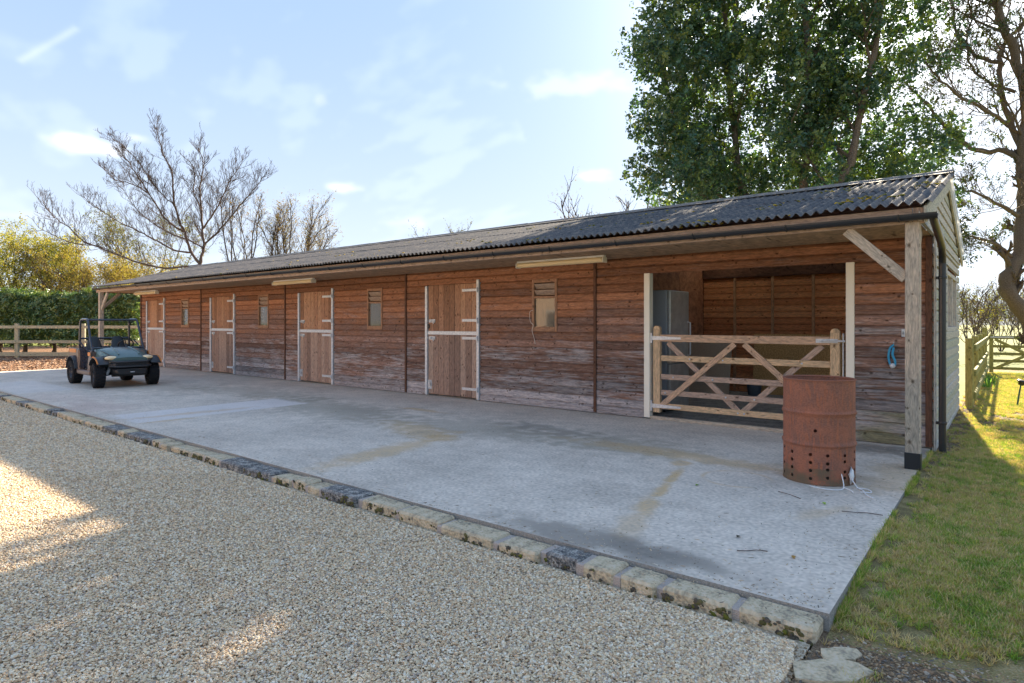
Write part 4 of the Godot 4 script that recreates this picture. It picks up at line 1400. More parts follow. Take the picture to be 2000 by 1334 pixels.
# ------------------------------------------------------------------ the utility vehicle
func vehicle() -> void:
	var t := thing("utility_vehicle", "small two-seat utility vehicle with teal bonnet, black roll cage and orange trim", "utility vehicle")
	var teal := plain(L(0.080, 0.138, 0.128), 0.22)
	teal.clearcoat_enabled = true
	teal.clearcoat = 0.6
	var shell := plain(L(0.030, 0.032, 0.036), 0.4)
	var brown := plain(L(0.125, 0.080, 0.062), 0.4)
	var blackp := plain(L(0.014, 0.016, 0.019), 0.45)
	var cage := plain(L(0.055, 0.062, 0.075), 0.22, 0.4)
	var orange := plain(L(0.62, 0.20, 0.02), 0.45)
	var vinyl := plain(L(0.022, 0.028, 0.033), 0.5)
	var net := plain(L(0.035, 0.038, 0.055), 0.7)
	var lens := plain(L(0.95, 0.72, 0.42), 0.12)
	var rubber := plain(L(0.020, 0.020, 0.022), 0.85)
	var rim := plain(L(0.030, 0.036, 0.050), 0.35, 0.3)
	var ring := func(x: float, wt: float, wb: float, yb: float, ym: float, yt: float, crown: float) -> Array:
		return [Vector3(x, yt, wt), Vector3(x, yt + crown * 0.8, wt * 0.5), Vector3(x, yt + crown, 0), Vector3(x, yt + crown * 0.8, -wt * 0.5), Vector3(x, yt, -wt), Vector3(x, ym, -wb), Vector3(x, yb, -wb * 0.96), Vector3(x, yb, wb * 0.96), Vector3(x, ym, wb)]
	var mb := MB.new()
	mb.loft([ring.call(0.28, 0.44, 0.46, 0.40, 0.60, 0.80, 0.035), ring.call(0.50, 0.45, 0.47, 0.42, 0.60, 0.79, 0.04), ring.call(0.75, 0.42, 0.44, 0.44, 0.58, 0.745, 0.045), ring.call(0.95, 0.36, 0.40, 0.46, 0.55, 0.69, 0.04), ring.call(1.08, 0.30, 0.36, 0.48, 0.54, 0.62, 0.02)])
	part(t, "bonnet", mb, teal)
	# raised ribs of the bonnet
	for s in [-1.0, 1.0]:
		mb = MB.new()
		mb.tube(PackedVector3Array([Vector3(0.42, 0.835, s * 0.17), Vector3(0.75, 0.79, s * 0.18), Vector3(1.0, 0.705, s * 0.20)]), PackedFloat32Array([0.018, 0.02, 0.012]), 6, true)
		part(t, "bonnet_rib", mb, teal)
		# wings over the front wheels
		mb = MB.new()
		var rings := []
		for k in 9:
			var a := lerpf(2.6, 0.62, k / 8.0)
			var cx := 0.80 + cos(a) * 0.335
			var cy := 0.29 + sin(a) * 0.345
			var o := Vector3(cos(a), sin(a), 0)
			var z0: float = 0.40 * s
			var z1: float = 0.615 * s
			var p := Vector3(cx, cy, 0)
			var r := [p + Vector3(0, 0, z0) + o * 0.035, p + Vector3(0, 0, z1) + o * 0.012, p + Vector3(0, 0, z1) - o * 0.006, p + Vector3(0, 0, z0)]
			if s > 0: r.reverse()
			rings.append(r)
		mb.loft(rings)
		part(t, "front_wing", mb, shell)
		mb = MB.new()
		var pts := PackedVector3Array()
		var rr := PackedFloat32Array()
		for k in 8:
			var a := lerpf(1.75, 0.66, k / 7.0)
			pts.append(Vector3(0.80 + cos(a) * 0.352, 0.29 + sin(a) * 0.362, 0.61 * s))
			rr.append(0.014)
		mb.tube(pts, rr, 6, true)
		part(t, "orange_trim", mb, orange)
		# headlight
		mb = MB.new()
		mb.lump(Vector3(1.005, 0.628, s * 0.345), Vector3(0.075, 0.048, 0.125), 0.0, rng, 8, 14)
		part(t, "headlight", mb, lens)
		# side of the body behind the front wheel, door sill, rear quarter
		mb = MB.new()
		mb.loft([[Vector3(0.24, 0.78, s * 0.54), Vector3(0.24, 0.30, s * 0.57), Vector3(0.24, 0.28, s * 0.44), Vector3(0.24, 0.76, s * 0.42)], [Vector3(0.42, 0.76, s * 0.54), Vector3(0.40, 0.30, s * 0.57), Vector3(0.40, 0.28, s * 0.44), Vector3(0.42, 0.74, s * 0.42)]] if s < 0 else [[Vector3(0.24, 0.76, s * 0.42), Vector3(0.24, 0.28, s * 0.44), Vector3(0.24, 0.30, s * 0.57), Vector3(0.24, 0.78, s * 0.54)], [Vector3(0.42, 0.74, s * 0.42), Vector3(0.40, 0.28, s * 0.44), Vector3(0.40, 0.30, s * 0.57), Vector3(0.42, 0.76, s * 0.54)]])
		part(t, "side_panel", mb, brown)
		mb = MB.new()
		mb.box(Vector3(-0.48, 0.24, minf(s * 0.40, s * 0.58)), Vector3(0.42, 0.34, maxf(s * 0.40, s * 0.58)), 0.02)
		part(t, "sill", mb, brown)
		mb = MB.new()
		mb.box(Vector3(-0.56, 0.30, minf(s * 0.42, s * 0.56)), Vector3(-0.40, 0.80, maxf(s * 0.42, s * 0.56)), 0.03)
		part(t, "rear_panel", mb, brown)
		mb = MB.new()
		mb.box(Vector3(0.30, 0.66, s * 0.572 - 0.003), Vector3(0.46, 0.74, s * 0.572 + 0.003), 0.002)
		part(t, "orange_decal", mb, orange)
		# webbing across the doorway
		mb = MB.new()
		for k in 6:
			var xa := -0.38 + k * 0.10
			mb.tube(PackedVector3Array([Vector3(xa, 0.38, s * 0.545), Vector3(xa + 0.22, 0.86 - 0.02 * k, s * 0.545)]), PackedFloat32Array([0.008, 0.008]), 4)
			mb.tube(PackedVector3Array([Vector3(xa + 0.22, 0.38, s * 0.548), Vector3(xa - 0.02, 0.90 - 0.03 * k, s * 0.548)]), PackedFloat32Array([0.008, 0.008]), 4)
		mb.tube(PackedVector3Array([Vector3(-0.42, 0.98, s * 0.545), Vector3(-0.1, 0.86, s * 0.55), Vector3(0.32, 0.74, s * 0.545)]), PackedFloat32Array([0.014, 0.014, 0.014]), 6)
		part(t, "side_net", mb, net)
		# rear wings
		mb = MB.new()
		rings = []
		for k in 9:
			var a := lerpf(3.0, 0.2, k / 8.0)
			var o := Vector3(cos(a), sin(a), 0)
			var p := Vector3(-0.80 + cos(a) * 0.335, 0.29 + sin(a) * 0.33, 0)
			var r := [p + Vector3(0, 0, s * 0.36) + o * 0.03, p + Vector3(0, 0, s * 0.62) + o * 0.01, p + Vector3(0, 0, s * 0.62) - o * 0.006, p + Vector3(0, 0, s * 0.36)]
			if s > 0: r.reverse()
			rings.append(r)
		mb.loft(rings)
		part(t, "rear_wing", mb, shell)
		# front suspension
		mb = MB.new()
		mb.tube(PackedVector3Array([Vector3(0.72, 0.30, s * 0.16), Vector3(0.80, 0.25, s * 0.44)]), PackedFloat32Array([0.018, 0.018]), 6)
		mb.tube(PackedVector3Array([Vector3(0.90, 0.30, s * 0.16), Vector3(0.82, 0.25, s * 0.44)]), PackedFloat32Array([0.018, 0.018]), 6)
		part(t, "suspension_arm", mb, blackp)
		mb = MB.new()
		mb.tube(PackedVector3Array([Vector3(0.84, 0.27, s * 0.38), Vector3(0.84, 0.55, s * 0.26)]), PackedFloat32Array([0.034, 0.034]), 10, true)
		part(t, "shock_absorber", mb, M.galv)
	# nose: grille, bumper, skid plate
	mb = MB.new()
	mb.loft([ring.call(0.98, 0.38, 0.38, 0.40, 0.47, 0.56, 0.0), ring.call(1.13, 0.34, 0.36, 0.42, 0.48, 0.57, 0.0), ring.call(1.17, 0.28, 0.31, 0.45, 0.49, 0.54, 0.0)])
	part(t, "grille", mb, blackp)
	mb = MB.new()
	mb.loft([ring.call(0.86, 0.30, 0.30, 0.22, 0.28, 0.40, 0.0), ring.call(1.10, 0.34, 0.33, 0.24, 0.30, 0.41, 0.0), ring.call(1.18, 0.28, 0.26, 0.29, 0.33, 0.40, 0.0)])
	part(t, "skid_plate", mb, blackp)
	mb = MB.new()
	for y in [0.445, 0.545]:
		mb.tube(PackedVector3Array([Vector3(1.08, y + 0.02, -0.40), Vector3(1.185, y, -0.28), Vector3(1.195, y, 0.28), Vector3(1.08, y + 0.02, 0.40)]), PackedFloat32Array([0.018, 0.02, 0.02, 0.018]), 8, true)
	part(t, "bumper_bar", mb, shell)
	for k in 4:
		mb = MB.new()
		mb.box(Vector3(1.172, 0.462 + k * 0.022, -0.24), Vector3(1.184, 0.470 + k * 0.022, 0.24), 0.002)
		part(t, "grille_slat", mb, shell)
	mb = MB.new()
	mb.tube(PackedVector3Array([Vector3(1.17, 0.33, -0.03), Vector3(1.22, 0.33, -0.03), Vector3(1.22, 0.33, 0.03), Vector3(1.17, 0.33, 0.03)]), PackedFloat32Array([0.01, 0.01, 0.01, 0.01]), 6)
	part(t, "tow_loop", mb, M.galv)
	for s in [-1.0, 1.0]:
		mb = MB.new()
		mb.tube(PackedVector3Array([Vector3(0.32, 0.80, s * 0.435), Vector3(0.75, 0.752, s * 0.415), Vector3(0.97, 0.69, s * 0.355)]), PackedFloat32Array([0.008, 0.008, 0.008]), 5)
		part(t, "bonnet_seam", mb, blackp)
		mb = MB.new()
		mb.lump(Vector3(1.02, 0.632, s * 0.345), Vector3(0.075, 0.060, 0.142), 0.0, rng, 6, 12)
		for q in mb.v.size(): mb.v[q] -= Vector3(0.055, 0.0, 0.0)
		part(t, "lamp_surround", mb, blackp)
	# floor, dash, wheel, seats
	mb = MB.new()
	mb.box(Vector3(-1.05, 0.25, -0.42), Vector3(0.75, 0.30, 0.42), 0.01)
	part(t, "floor_pan", mb, blackp)
	mb = MB.new()
	mb.box(Vector3(0.16, 0.52, -0.44), Vector3(0.34, 0.82, 0.44), 0.05)
	part(t, "dashboard", mb, blackp)
	mb = MB.new()
	var sc := Vector3(0.03, 0.88, -0.24)
	var pts2 := PackedVector3Array()
	var rr2 := PackedFloat32Array()
	var sb := Basis(Vector3.BACK, 0.9)
	for k in 25:
		var a := TAU * k / 24.0
		pts2.append(sc + sb * Vector3(0.15 * cos(a), 0, 0.15 * sin(a)))
		rr2.append(0.014)
	mb.tube(pts2, rr2, 6)
	mb.tube(PackedVector3Array([sc, sc + Vector3(0.22, -0.16, 0)]), PackedFloat32Array([0.03, 0.02]), 8, true)
	for a in [0.3, 2.4, 4.5]:
		mb.tube(PackedVector3Array([sc, sc + sb * Vector3(0.145 * cos(a), 0, 0.145 * sin(a))]), PackedFloat32Array([0.012, 0.010]), 5)
	part(t, "steering_wheel", mb, blackp)
	for z in [-0.24, 0.24]:
		var seat := sub(t, "seat", Vector3(-0.25, 0.30, z))
		mb = MB.new()
		mb.box(Vector3(-0.42, 0.31, z - 0.20), Vector3(0.02, 0.52, z + 0.20), 0.05)
		part(seat, "cushion", mb, vinyl)
		mb = MB.new()
		var rg := []
		for k in 7:
			var f := k / 6.0
			var hw: float = [0.19, 0.20, 0.20, 0.18, 0.14, 0.125, 0.08][k]
			var dp: float = [0.06, 0.07, 0.06, 0.055, 0.055, 0.05, 0.03][k]
			var y := 0.50 + f * 0.56
			var xx := -0.38 - f * 0.14
			var r := []
			for q in 12:
				var a := TAU * q / 12.0
				r.append(Vector3(xx + dp * cos(a), y, z + hw * signf(sin(a)) * pow(absf(sin(a)), 0.7)))
			rg.append(r)
		mb.loft(rg)
		part(seat, "backrest", mb, vinyl)
	# cargo box
	var bxx := sub(t, "cargo_box", Vector3(-0.9, 0.55, 0))
	for w in [[Vector3(-1.22, 0.56, -0.50), Vector3(-0.58, 0.585, 0.50)], [Vector3(-1.22, 0.585, -0.53), Vector3(-0.58, 0.80, -0.50)], [Vector3(-1.22, 0.585, 0.50), Vector3(-0.58, 0.80, 0.53)], [Vector3(-1.25, 0.56, -0.53), Vector3(-1.22, 0.80, 0.53)], [Vector3(-0.58, 0.585, -0.53), Vector3(-0.555, 0.84, 0.53)]]:
		mb = MB.new()
		mb.box(w[0], w[1], 0.01)
		part(bxx, "side_board", mb, brown)
	mb = MB.new()
	mb.box(Vector3(-1.18, 0.70, 0.531), Vector3(-0.70, 0.785, 0.536), 0.002)
	part(bxx, "orange_decal", mb, orange)
	# engine and rear axle
	mb = MB.new()
	mb.box(Vector3(-1.05, 0.24, -0.25), Vector3(-0.50, 0.54, 0.25), 0.03)
	mb.tube(PackedVector3Array([Vector3(-0.8, 0.265, -0.45), Vector3(-0.8, 0.265, 0.45)]), PackedFloat32Array([0.035, 0.035]), 8)
	part(t, "engine", mb, blackp)
	# roll cage
	var cg := sub(t, "roll_cage", Vector3(-0.3, 0.75, 0))
	for s in [-1.0, 1.0]:
		mb = MB.new()
		var raw := [Vector3(0.36, 0.76, s * 0.50), Vector3(0.22, 1.00, s * 0.50), Vector3(0.02, 1.38, s * 0.49), Vector3(-0.03, 1.435, s * 0.485), Vector3(-0.10, 1.455, s * 0.48), Vector3(-0.42, 1.455, s * 0.48), Vector3(-0.50, 1.435, s * 0.485), Vector3(-0.54, 1.36, s * 0.49), Vector3(-0.56, 0.78, s * 0.50)]
		mb.tube(PackedVector3Array(raw), PackedFloat32Array([0.024, 0.024, 0.024, 0.024, 0.024, 0.024, 0.024, 0.024, 0.024]), 10)
		part(cg, "side_hoop", mb, cage)
	for c in [[Vector3(-0.04, 1.44, -0.485), Vector3(-0.04, 1.44, 0.485)], [Vector3(-0.50, 1.44, -0.485), Vector3(-0.50, 1.44, 0.485)], [Vector3(-0.555, 1.02, -0.495), Vector3(-0.555, 1.02, 0.495)], [Vector3(0.33, 0.82, -0.5), Vector3(0.33, 0.82, 0.5)]]:
		mb = MB.new()
		mb.tube(PackedVector3Array(c), PackedFloat32Array([0.022, 0.022]), 10)
		part(cg, "cross_bar", mb, cage)
	# wheels
	var ty := MB.new()
	ty.lathe(Transform3D(Basis(Vector3.RIGHT, PI / 2), Vector3.ZERO), PackedVector2Array([Vector2(0.135, -0.085), Vector2(0.165, -0.10), Vector2(0.215, -0.105), Vector2(0.245, -0.09), Vector2(0.252, -0.05), Vector2(0.254, 0.0), Vector2(0.252, 0.05), Vector2(0.245, 0.09), Vector2(0.215, 0.105), Vector2(0.165, 0.10), Vector2(0.135, 0.085)]), 40)
	for k in 22:
		for row in [-0.066, 0.0, 0.066]:
			var a := TAU * (k + (0.5 if row == 0.0 else 0.0)) / 22.0
			var o := Vector3(cos(a), sin(a), 0)
			ty.cbox(Transform3D(Basis(o, Vector3(-sin(a), cos(a), 0), Vector3.BACK), o * 0.255 + Vector3(0, 0, row)), Vector3(0.022, 0.036, 0.052), 0.003)
	var tym := ty.mesh(); tym.surface_set_material(0, rubber)
	var ri := MB.new()
	ri.lathe(Transform3D(Basis(Vector3.RIGHT, PI / 2), Vector3.ZERO), PackedVector2Array([Vector2(0.0, -0.055), Vector2(0.05, -0.05), Vector2(0.07, -0.03), Vector2(0.11, -0.035), Vector2(0.125, -0.07), Vector2(0.14, -0.088), Vector2(0.142, 0.0), Vector2(0.14, 0.088), Vector2(0.125, 0.07), Vector2(0.11, 0.035), Vector2(0.07, 0.03), Vector2(0.05, 0.05), Vector2(0.0, 0.055)]), 28)
	for k in 5:
		for e in [-0.045, 0.045]:
			var a := TAU * k / 5.0
			ri.lump(Vector3(cos(a) * 0.09, sin(a) * 0.09, e), Vector3(0.022, 0.022, 0.012), 0.0, rng, 4, 6)
	var rim_m := ri.mesh(); rim_m.surface_set_material(0, rim)
	for w in [[0.80, 0.52, -0.12], [0.80, -0.52, -0.12], [-0.80, 0.52, 0.0], [-0.80, -0.52, 0.0]]:
		var wh := sub(t, "wheel", Vector3(w[0], 0.266, w[1]))
		var tb := Transform3D(Basis(Vector3.UP, w[2]), Vector3(w[0], 0.266, w[1]))
		shared(wh, "tyre", tym, tb)
		shared(wh, "rim", rim_m, tb)
	t.position = Vector3(-15.76, 0, -5.22)
	t.rotation.y = deg_to_rad(-1.5)

# ------------------------------------------------------------------ trees, hedges, fences
func sprig(leaves: int, size: float, length: float, wide: float, sd: int) -> ArrayMesh:
	var rg := RandomNumberGenerator.new()
	rg.seed = sd
	var mb := MB.new()
	for k in leaves:
		var f := (k + 0.5) / leaves
		var b := Basis.from_euler(Vector3(rg.randf_range(-0.9, 0.6), TAU * k * 0.382 + rg.randf(), rg.randf_range(-0.5, 0.5)))
		var o := Vector3(rg.randf_range(-0.03, 0.03), f * length, rg.randf_range(-0.03, 0.03))
		var l := size * rg.randf_range(0.7, 1.25)
		var w := l * wide
		var a := o
		var tip := o + b * Vector3(0, 0.1 * l, l)
		var s1 := o + b * Vector3(w * 0.5, 0.10 * l, l * 0.5)
		var s2 := o + b * Vector3(-w * 0.5, 0.10 * l, l * 0.5)
		mb.tri(a, s1, tip)
		mb.tri(a, tip, s2)
	return mb.mesh()

func smooth(pts: Array, n := 4) -> PackedVector3Array:
	var out := PackedVector3Array()
	for k in pts.size() - 1:
		var p0: Vector3 = pts[maxi(k - 1, 0)]
		var p1: Vector3 = pts[k]
		var p2: Vector3 = pts[k + 1]
		var p3: Vector3 = pts[mini(k + 2, pts.size() - 1)]
		for s in n:
			out.append(p1.cubic_interpolate(p2, p0, p3, float(s) / n))
	out.append(pts[-1])
	return out

func limb(mb: MB, pts: Array, r0: float, r1: float, sides := 7, wob := 0.03) -> PackedVector3Array:
	var c := smooth(pts)
	var rad := PackedFloat32Array()
	for k in c.size():
		var f := float(k) / (c.size() - 1)
		rad.append(lerpf(r0, r1, f) * (1.0 + 0.12 * sin(k * 2.1)))
		if k > 0: c[k] += Vector3(R(-1, 1), R(-1, 1), R(-1, 1)) * wob
	mb.tube(c, rad, sides)
	return c

# side shoots along a limb, each with shoots of its own; tips are collected for leaves
func shoots(mb: MB, path: PackedVector3Array, n: int, length: float, r: float, level: int, tips: Array, lift := 0.25, from := 0.2) -> void:
	for k in n:
		var f := from + (1.0 - from) * (k + rng.randf()) / n
		var x := f * (path.size() - 1)
		var j := mini(int(x), path.size() - 2)
		var p := path[j].lerp(path[j + 1], x - j)
		var d := (path[j + 1] - path[j]).normalized()
		var side := Vector3(R(-1, 1), R(-1, 1), R(-1, 1))
		side = (side - d * side.dot(d)).normalized()
		var dir := (d * R(0.5, 1.0) + side * R(0.5, 1.0) + Vector3.UP * lift).normalized()
		var len := length * R(0.5, 1.2) * (1.15 - 0.5 * f)
		var pts := PackedVector3Array([p])
		var rad := PackedFloat32Array([r])
		var segs := 4 if level > 0 else 3
		var q := p
		for s in segs:
			dir = (dir + Vector3(R(-1, 1), R(-1, 1), R(-1, 1)) * 0.15 + Vector3.UP * lift * 0.25).normalized()
			q += dir * len / segs
			pts.append(q)
			rad.append(maxf(lerpf(r, r * 0.35, (s + 1.0) / segs), minf(r, 0.004)))
		mb.tube(pts, rad, 4 if r > 0.02 else 3)
		tips.append(q)
		if level > 0:
			tips.append(pts[2])
			shoots(mb, pts, 4 if level > 1 else 5, len * 0.55, maxf(r * 0.55, 0.0055), level - 1, tips, lift, 0.25)

func leaf_cloud(buf: PackedFloat32Array, cen: Vector3, r: Vector3, n: int, cols: Array, smin: float, smax: float, shell := 0.5) -> void:
	for k in n:
		var d := Vector3(rng.randfn(), rng.randfn(), rng.randfn()).normalized()
		var q := cen + d * r * pow(rng.randf(), shell)
		var s := R(smin, smax)
		var c: Color = cols[rng.randi() % cols.size()]
		put(buf, Basis.from_euler(Vector3(R(-1.3, 1.3), R(0, TAU), R(-1.3, 1.3))) * Basis.from_scale(Vector3.ONE * s), q, c * R(0.7, 1.25))

func plants() -> void:
	holly()
	oak()
	cherry()
	background_trees()
	left_hedge()
	fences()
	ground_cover()

func holly() -> void:
	var base := Vector3(-3.85, -0.15, -13.4)
	var t := thing("holly_tree", "big dark evergreen holly tree rising behind the stable roof", "tree", base)
	var mb := MB.new()
	var ends := []
	for s in [[Vector3(-3.9, 0, -13.4), Vector3(-4.1, 2.6, -13.4), Vector3(-4.5, 5.2, -13.0), Vector3(-4.8, 9.0, -13.1)], [Vector3(-3.7, 0, -13.5), Vector3(-3.4, 3.0, -13.6), Vector3(-3.1, 6.0, -13.3), Vector3(-3.4, 10.0, -13.4)], [Vector3(-3.8, 0, -13.3), Vector3(-3.0, 2.8, -13.2), Vector3(-2.2, 5.0, -13.2), Vector3(-1.8, 7.6, -13.3)], [Vector3(-4.0, 0.2, -13.5), Vector3(-4.8, 3.0, -13.4), Vector3(-5.5, 4.8, -12.9), Vector3(-5.8, 6.8, -12.6)]]:
		var c := limb(mb, s, 0.13, 0.035, 8, 0.05)
		shoots(mb, c, 9, 1.6, 0.035, 1, ends, 0.2, 0.45)
	part(t, "trunk", mb, M.bark)
	# clumps of leaves: outline after the photograph (pixel, radius in metres), each given a depth in the crown
	var buf := PackedFloat32Array()
	var cols := [Color(0.066, 0.130, 0.080), Color(0.052, 0.110, 0.074), Color(0.095, 0.155, 0.065), Color(0.17, 0.21, 0.06)]
	var outline := [[1290, 40, 0.7], [1250, 95, 0.55], [1300, 110, 0.7], [1265, 150, 0.5], [1330, 170, 0.7], [1260, 215, 0.5], [1300, 240, 0.6], [1270, 270, 0.45], [1250, 325, 0.5], [1300, 330, 0.6], [1260, 355, 0.45], [1320, 385, 0.6], [1380, 395, 0.5], [1345, 40, 0.8], [1290, -40, 0.8], [1340, 290, 0.6], [1390, 340, 0.65]]
	for s in outline:
		var p := P(s[0], s[1], lerpf(11.9, 13.2, rng.randf()))
		leaf_cloud(buf, p, Vector3.ONE * s[2], int(46 * s[2] * s[2] / 0.4), cols, 0.8, 1.3, 0.6)
	var nz := noise(71, 1.0, 2)
	var made := 0
	for k in 60000:
		var px := R(1235, 1880)
		var py := R(-330, 408)
		var p := P(px, py, R(11.3, 15.2))
		if p.z > -12.7 and p.y < 4.0: continue
		var left := 1262.0 + 22.0 * sin(py * 0.043) + 14.0 * sin(py * 0.11 + 1.0)
		if px < left + R(-14, 30): continue
		var thin: float = clampf((px - 1600.0) / 270.0, 0.0, 1.0) * (1.0 - 0.55 * smoothstep(200.0, 330.0, py))
		if nz.get_noise_3d(p.x * 0.75, p.y * 0.85, p.z * 0.75) + 0.45 * nz.get_noise_3d(p.x * 2.6, p.y * 2.6, p.z * 2.6 + 30.0) < 0.05 + thin * 0.40 + R(-0.10, 0.10): continue
		var s := R(0.55, 1.35)
		put(buf, Basis.from_euler(Vector3(R(-1.3, 1.3), R(0, TAU), R(-1.3, 1.3))) * Basis.from_scale(Vector3.ONE * s), p, cols[rng.randi() % 4] * R(0.7, 1.3))
		made += 1
		if made > 14500: break
	for e in ends:
		if e.y < 3.6 or e.x < -5.6: continue
		leaf_cloud(buf, e, Vector3.ONE * 0.4, 8, cols, 0.7, 1.2)
	var o := many(t, "crown", sprig(11, 0.075, 0.24, 0.6, 3), M.leaf, buf)
	o.set_meta("kind", "stuff")
	print("holly sprigs ", buf.size() / 16)

func oak() -> void:
	var t := thing("oak_tree", "gnarled bare oak with twisting limbs beyond the gable end", "tree", P(2015, 700, 14.5) * Vector3(1, 0, 1) + Vector3(0, -0.15, 0))
	var mb := MB.new()
	var ends := []
	var D := 14.2
	var q := func(a: Array, r0: float, r1: float, n: int, len: float, dep := 0.0) -> void:
		var pts := []
		for k in a.size():
			pts.append(P(a[k][0] + 8.0, a[k][1], D + dep * k / (a.size() - 1)))
		var c := limb(mb, pts, r0 * 0.62, r1 * 0.62, 9, 0.03)
		shoots(mb, c, n * 3, len, maxf(r1 * 0.4, 0.012), 2, ends, 0.10, 0.12)
	q.call([[2030, 775], [2024, 700], [2004, 632], [1962, 575], [1962, 540], [1982, 490], [1992, 400], [1990, 335]], 0.30, 0.22, 3, 0.8)
	q.call([[1990, 335], [1990, 280], [2000, 200], [1973, 103], [1946, 36], [1930, -40], [1900, -140]], 0.20, 0.10, 8, 1.6)
	q.call([[1990, 300], [1962, 230], [1945, 160], [1950, 90], [1995, 40], [2020, -40]], 0.12, 0.05, 7, 1.4, 1.2)
	q.call([[1982, 418], [1955, 408], [1910, 382], [1870, 372]], 0.09, 0.03, 5, 0.9, -0.8)
	q.call([[1968, 500], [1937, 477], [1905, 465], [1883, 459]], 0.08, 0.03, 5, 0.8, -0.6)
	q.call([[1985, 320], [1955, 297], [1892, 292], [1842, 252], [1793, 193], [1760, 160]], 0.12, 0.03, 9, 1.2, 1.0)
	q.call([[1960, 240], [1920, 215], [1870, 190], [1830, 160], [1800, 120]], 0.07, 0.025, 8, 1.2, -1.0)
	q.call([[1950, 120], [1900, 110], [1860, 60], [1850, 0], [1830, -60]], 0.08, 0.03, 8, 1.4, 1.4)
	q.call([[2010, 640], [2018, 560], [2008, 500], [2030, 420]], 0.18, 0.12, 2, 0.8, 0.5)
	q.call([[1975, 180], [1930, 165], [1890, 130], [1880, 70], [1900, 10]], 0.06, 0.025, 8, 1.1, 0.4)
	part(t, "trunk", mb, M.bark)
	# ivy and a few leaves that cling to the limbs
	var buf := PackedFloat32Array()
	var cols := [Color(0.045, 0.075, 0.030), Color(0.09, 0.11, 0.035), Color(0.05, 0.05, 0.025)]
	for e in ends:
		if rng.randf() < 0.06: leaf_cloud(buf, e, Vector3.ONE * 0.22, 7, cols, 0.6, 1.0)
	var o := many(t, "crown", sprig(6, 0.07, 0.18, 0.6, 8), M.leaf, buf)
	o.set_meta("kind", "stuff")

func cherry() -> void:
	var D := 29.0
	var t := thing("cherry_tree", "bare spreading tree with leafless twigs behind the far end of the stable", "tree", P(383, 700, D) * Vector3(1, 0, 1) + Vector3(0, -0.16, 0))
	var mb := MB.new()
	var ends := []
	var q := func(a: Array, r0: float, r1: float, n: int, len: float, dep: float, first := 0.0) -> void:
		var pts := []
		for k in a.size():
			pts.append(P(8.0 + a[k][0] * 0.33, 234 + a[k][1] * 0.2945, D + first + dep * k / (a.size() - 1)))
		var c := limb(mb, pts, r0 * 0.5, r1 * 0.7, 6, 0.025)
		shoots(mb, c, int(n * 4.2), len * 0.62, maxf(r1 * 0.7, 0.012), 2, ends, 0.36, 0.10)
	q.call([[1162, 1480], [1160, 1200], [1158, 960]], 0.26, 0.20, 0, 1.0, 0.0)
	q.call([[1158, 960], [1180, 850], [1175, 740], [1165, 600], [1160, 450], [1180, 300], [1150, 190]], 0.15, 0.02, 13, 2.0, 0.6)
	q.call([[1155, 950], [1100, 860], [1070, 750], [1040, 680], [1010, 560], [1000, 440], [990, 330], [940, 230], [920, 130], [895, 50]], 0.15, 0.015, 15, 1.9, -1.0)
	q.call([[1065, 745], [980, 680], [920, 600], [860, 490], [800, 390], [740, 290], [700, 220]], 0.10, 0.015, 12, 2.0, -1.8)
	q.call([[1150, 965], [960, 985], [800, 950], [640, 880], [480, 810], [380, 710], [290, 640], [230, 540]], 0.10, 0.015, 13, 2.2, -2.0)
	q.call([[1100, 880], [1000, 860], [900, 800], [800, 740], [700, 690], [600, 620], [530, 570], [470, 510]], 0.09, 0.015, 13, 2.0, 1.5)
	q.call([[1180, 830], [1240, 770], [1330, 660], [1420, 540], [1490, 450], [1530, 380]], 0.10, 0.015, 13, 2.0, 1.0)
	q.call([[1180, 720], [1240, 620], [1290, 520], [1330, 420], [1400, 300]], 0.09, 0.015, 11, 1.9, -1.6)
	q.call([[1165, 600], [1120, 480], [1130, 380], [1100, 270]], 0.06, 0.015, 8, 1.6, 1.2)
	q.call([[1000, 560], [930, 490], [880, 420], [760, 230], [640, 130]], 0.06, 0.012, 10, 1.7, -0.8, -0.5)
	q.call([[860, 490], [740, 420], [660, 400], [590, 320]], 0.05, 0.012, 7, 1.5, 0.8, -1.0)
	q.call([[1180, 850], [1100, 800], [960, 740], [850, 660], [760, 560], [700, 450]], 0.08, 0.012, 11, 1.9, 2.4)
	q.call([[640, 880], [560, 840], [420, 820], [300, 770], [200, 715]], 0.05, 0.012, 8, 1.4, 0.8, -1.2)
	part(t, "trunk", mb, M.twig)
	print("cherry verts ", mb.v.size())

# a slim or bushy tree: stems with shoots and small leaves of the given colours
func leafy(called: String, label: String, px: float, dist: float, stems: int, top: float, spread: float, twigs: int, leaves: int, cols: Array, lsize: float, group: String, low := 0.0, rad := 0.07) -> void:
	var base := P(px, 700, dist) * Vector3(1, 0, 1) + Vector3(0, -0.16, 0)
	var t := thing(called, label, "tree", base, group)
	var mb := MB.new()
	var ends := []
	for k in stems:
		var a := R(0, TAU)
		var o := Vector3(cos(a), 0, sin(a)) * spread
		var c := limb(mb, [base + o * 0.05, base + o * 0.35 + Vector3(0, top * 0.35, 0), base + o * R(0.5, 0.8) + Vector3(0, top * 0.7, 0), base + o * R(0.7, 1.1) + Vector3(0, top * R(0.85, 1.0), 0)], rad, 0.015, 5, 0.06)
		shoots(mb, c, twigs, spread * 0.75, 0.018, 1, ends, 0.3, low)
	part(t, "trunk", mb, M.twig)
	var buf := PackedFloat32Array()
	for e in ends:
		leaf_cloud(buf, e, Vector3.ONE * 0.35, maxi(1, int(leaves / float(ends.size()))), cols, 0.7, 1.4)
	var o2 := many(t, "crown", sprig(4, lsize, lsize * 2.2, 0.5, 6), M.soft_leaf, buf)
	o2.set_meta("kind", "stuff")

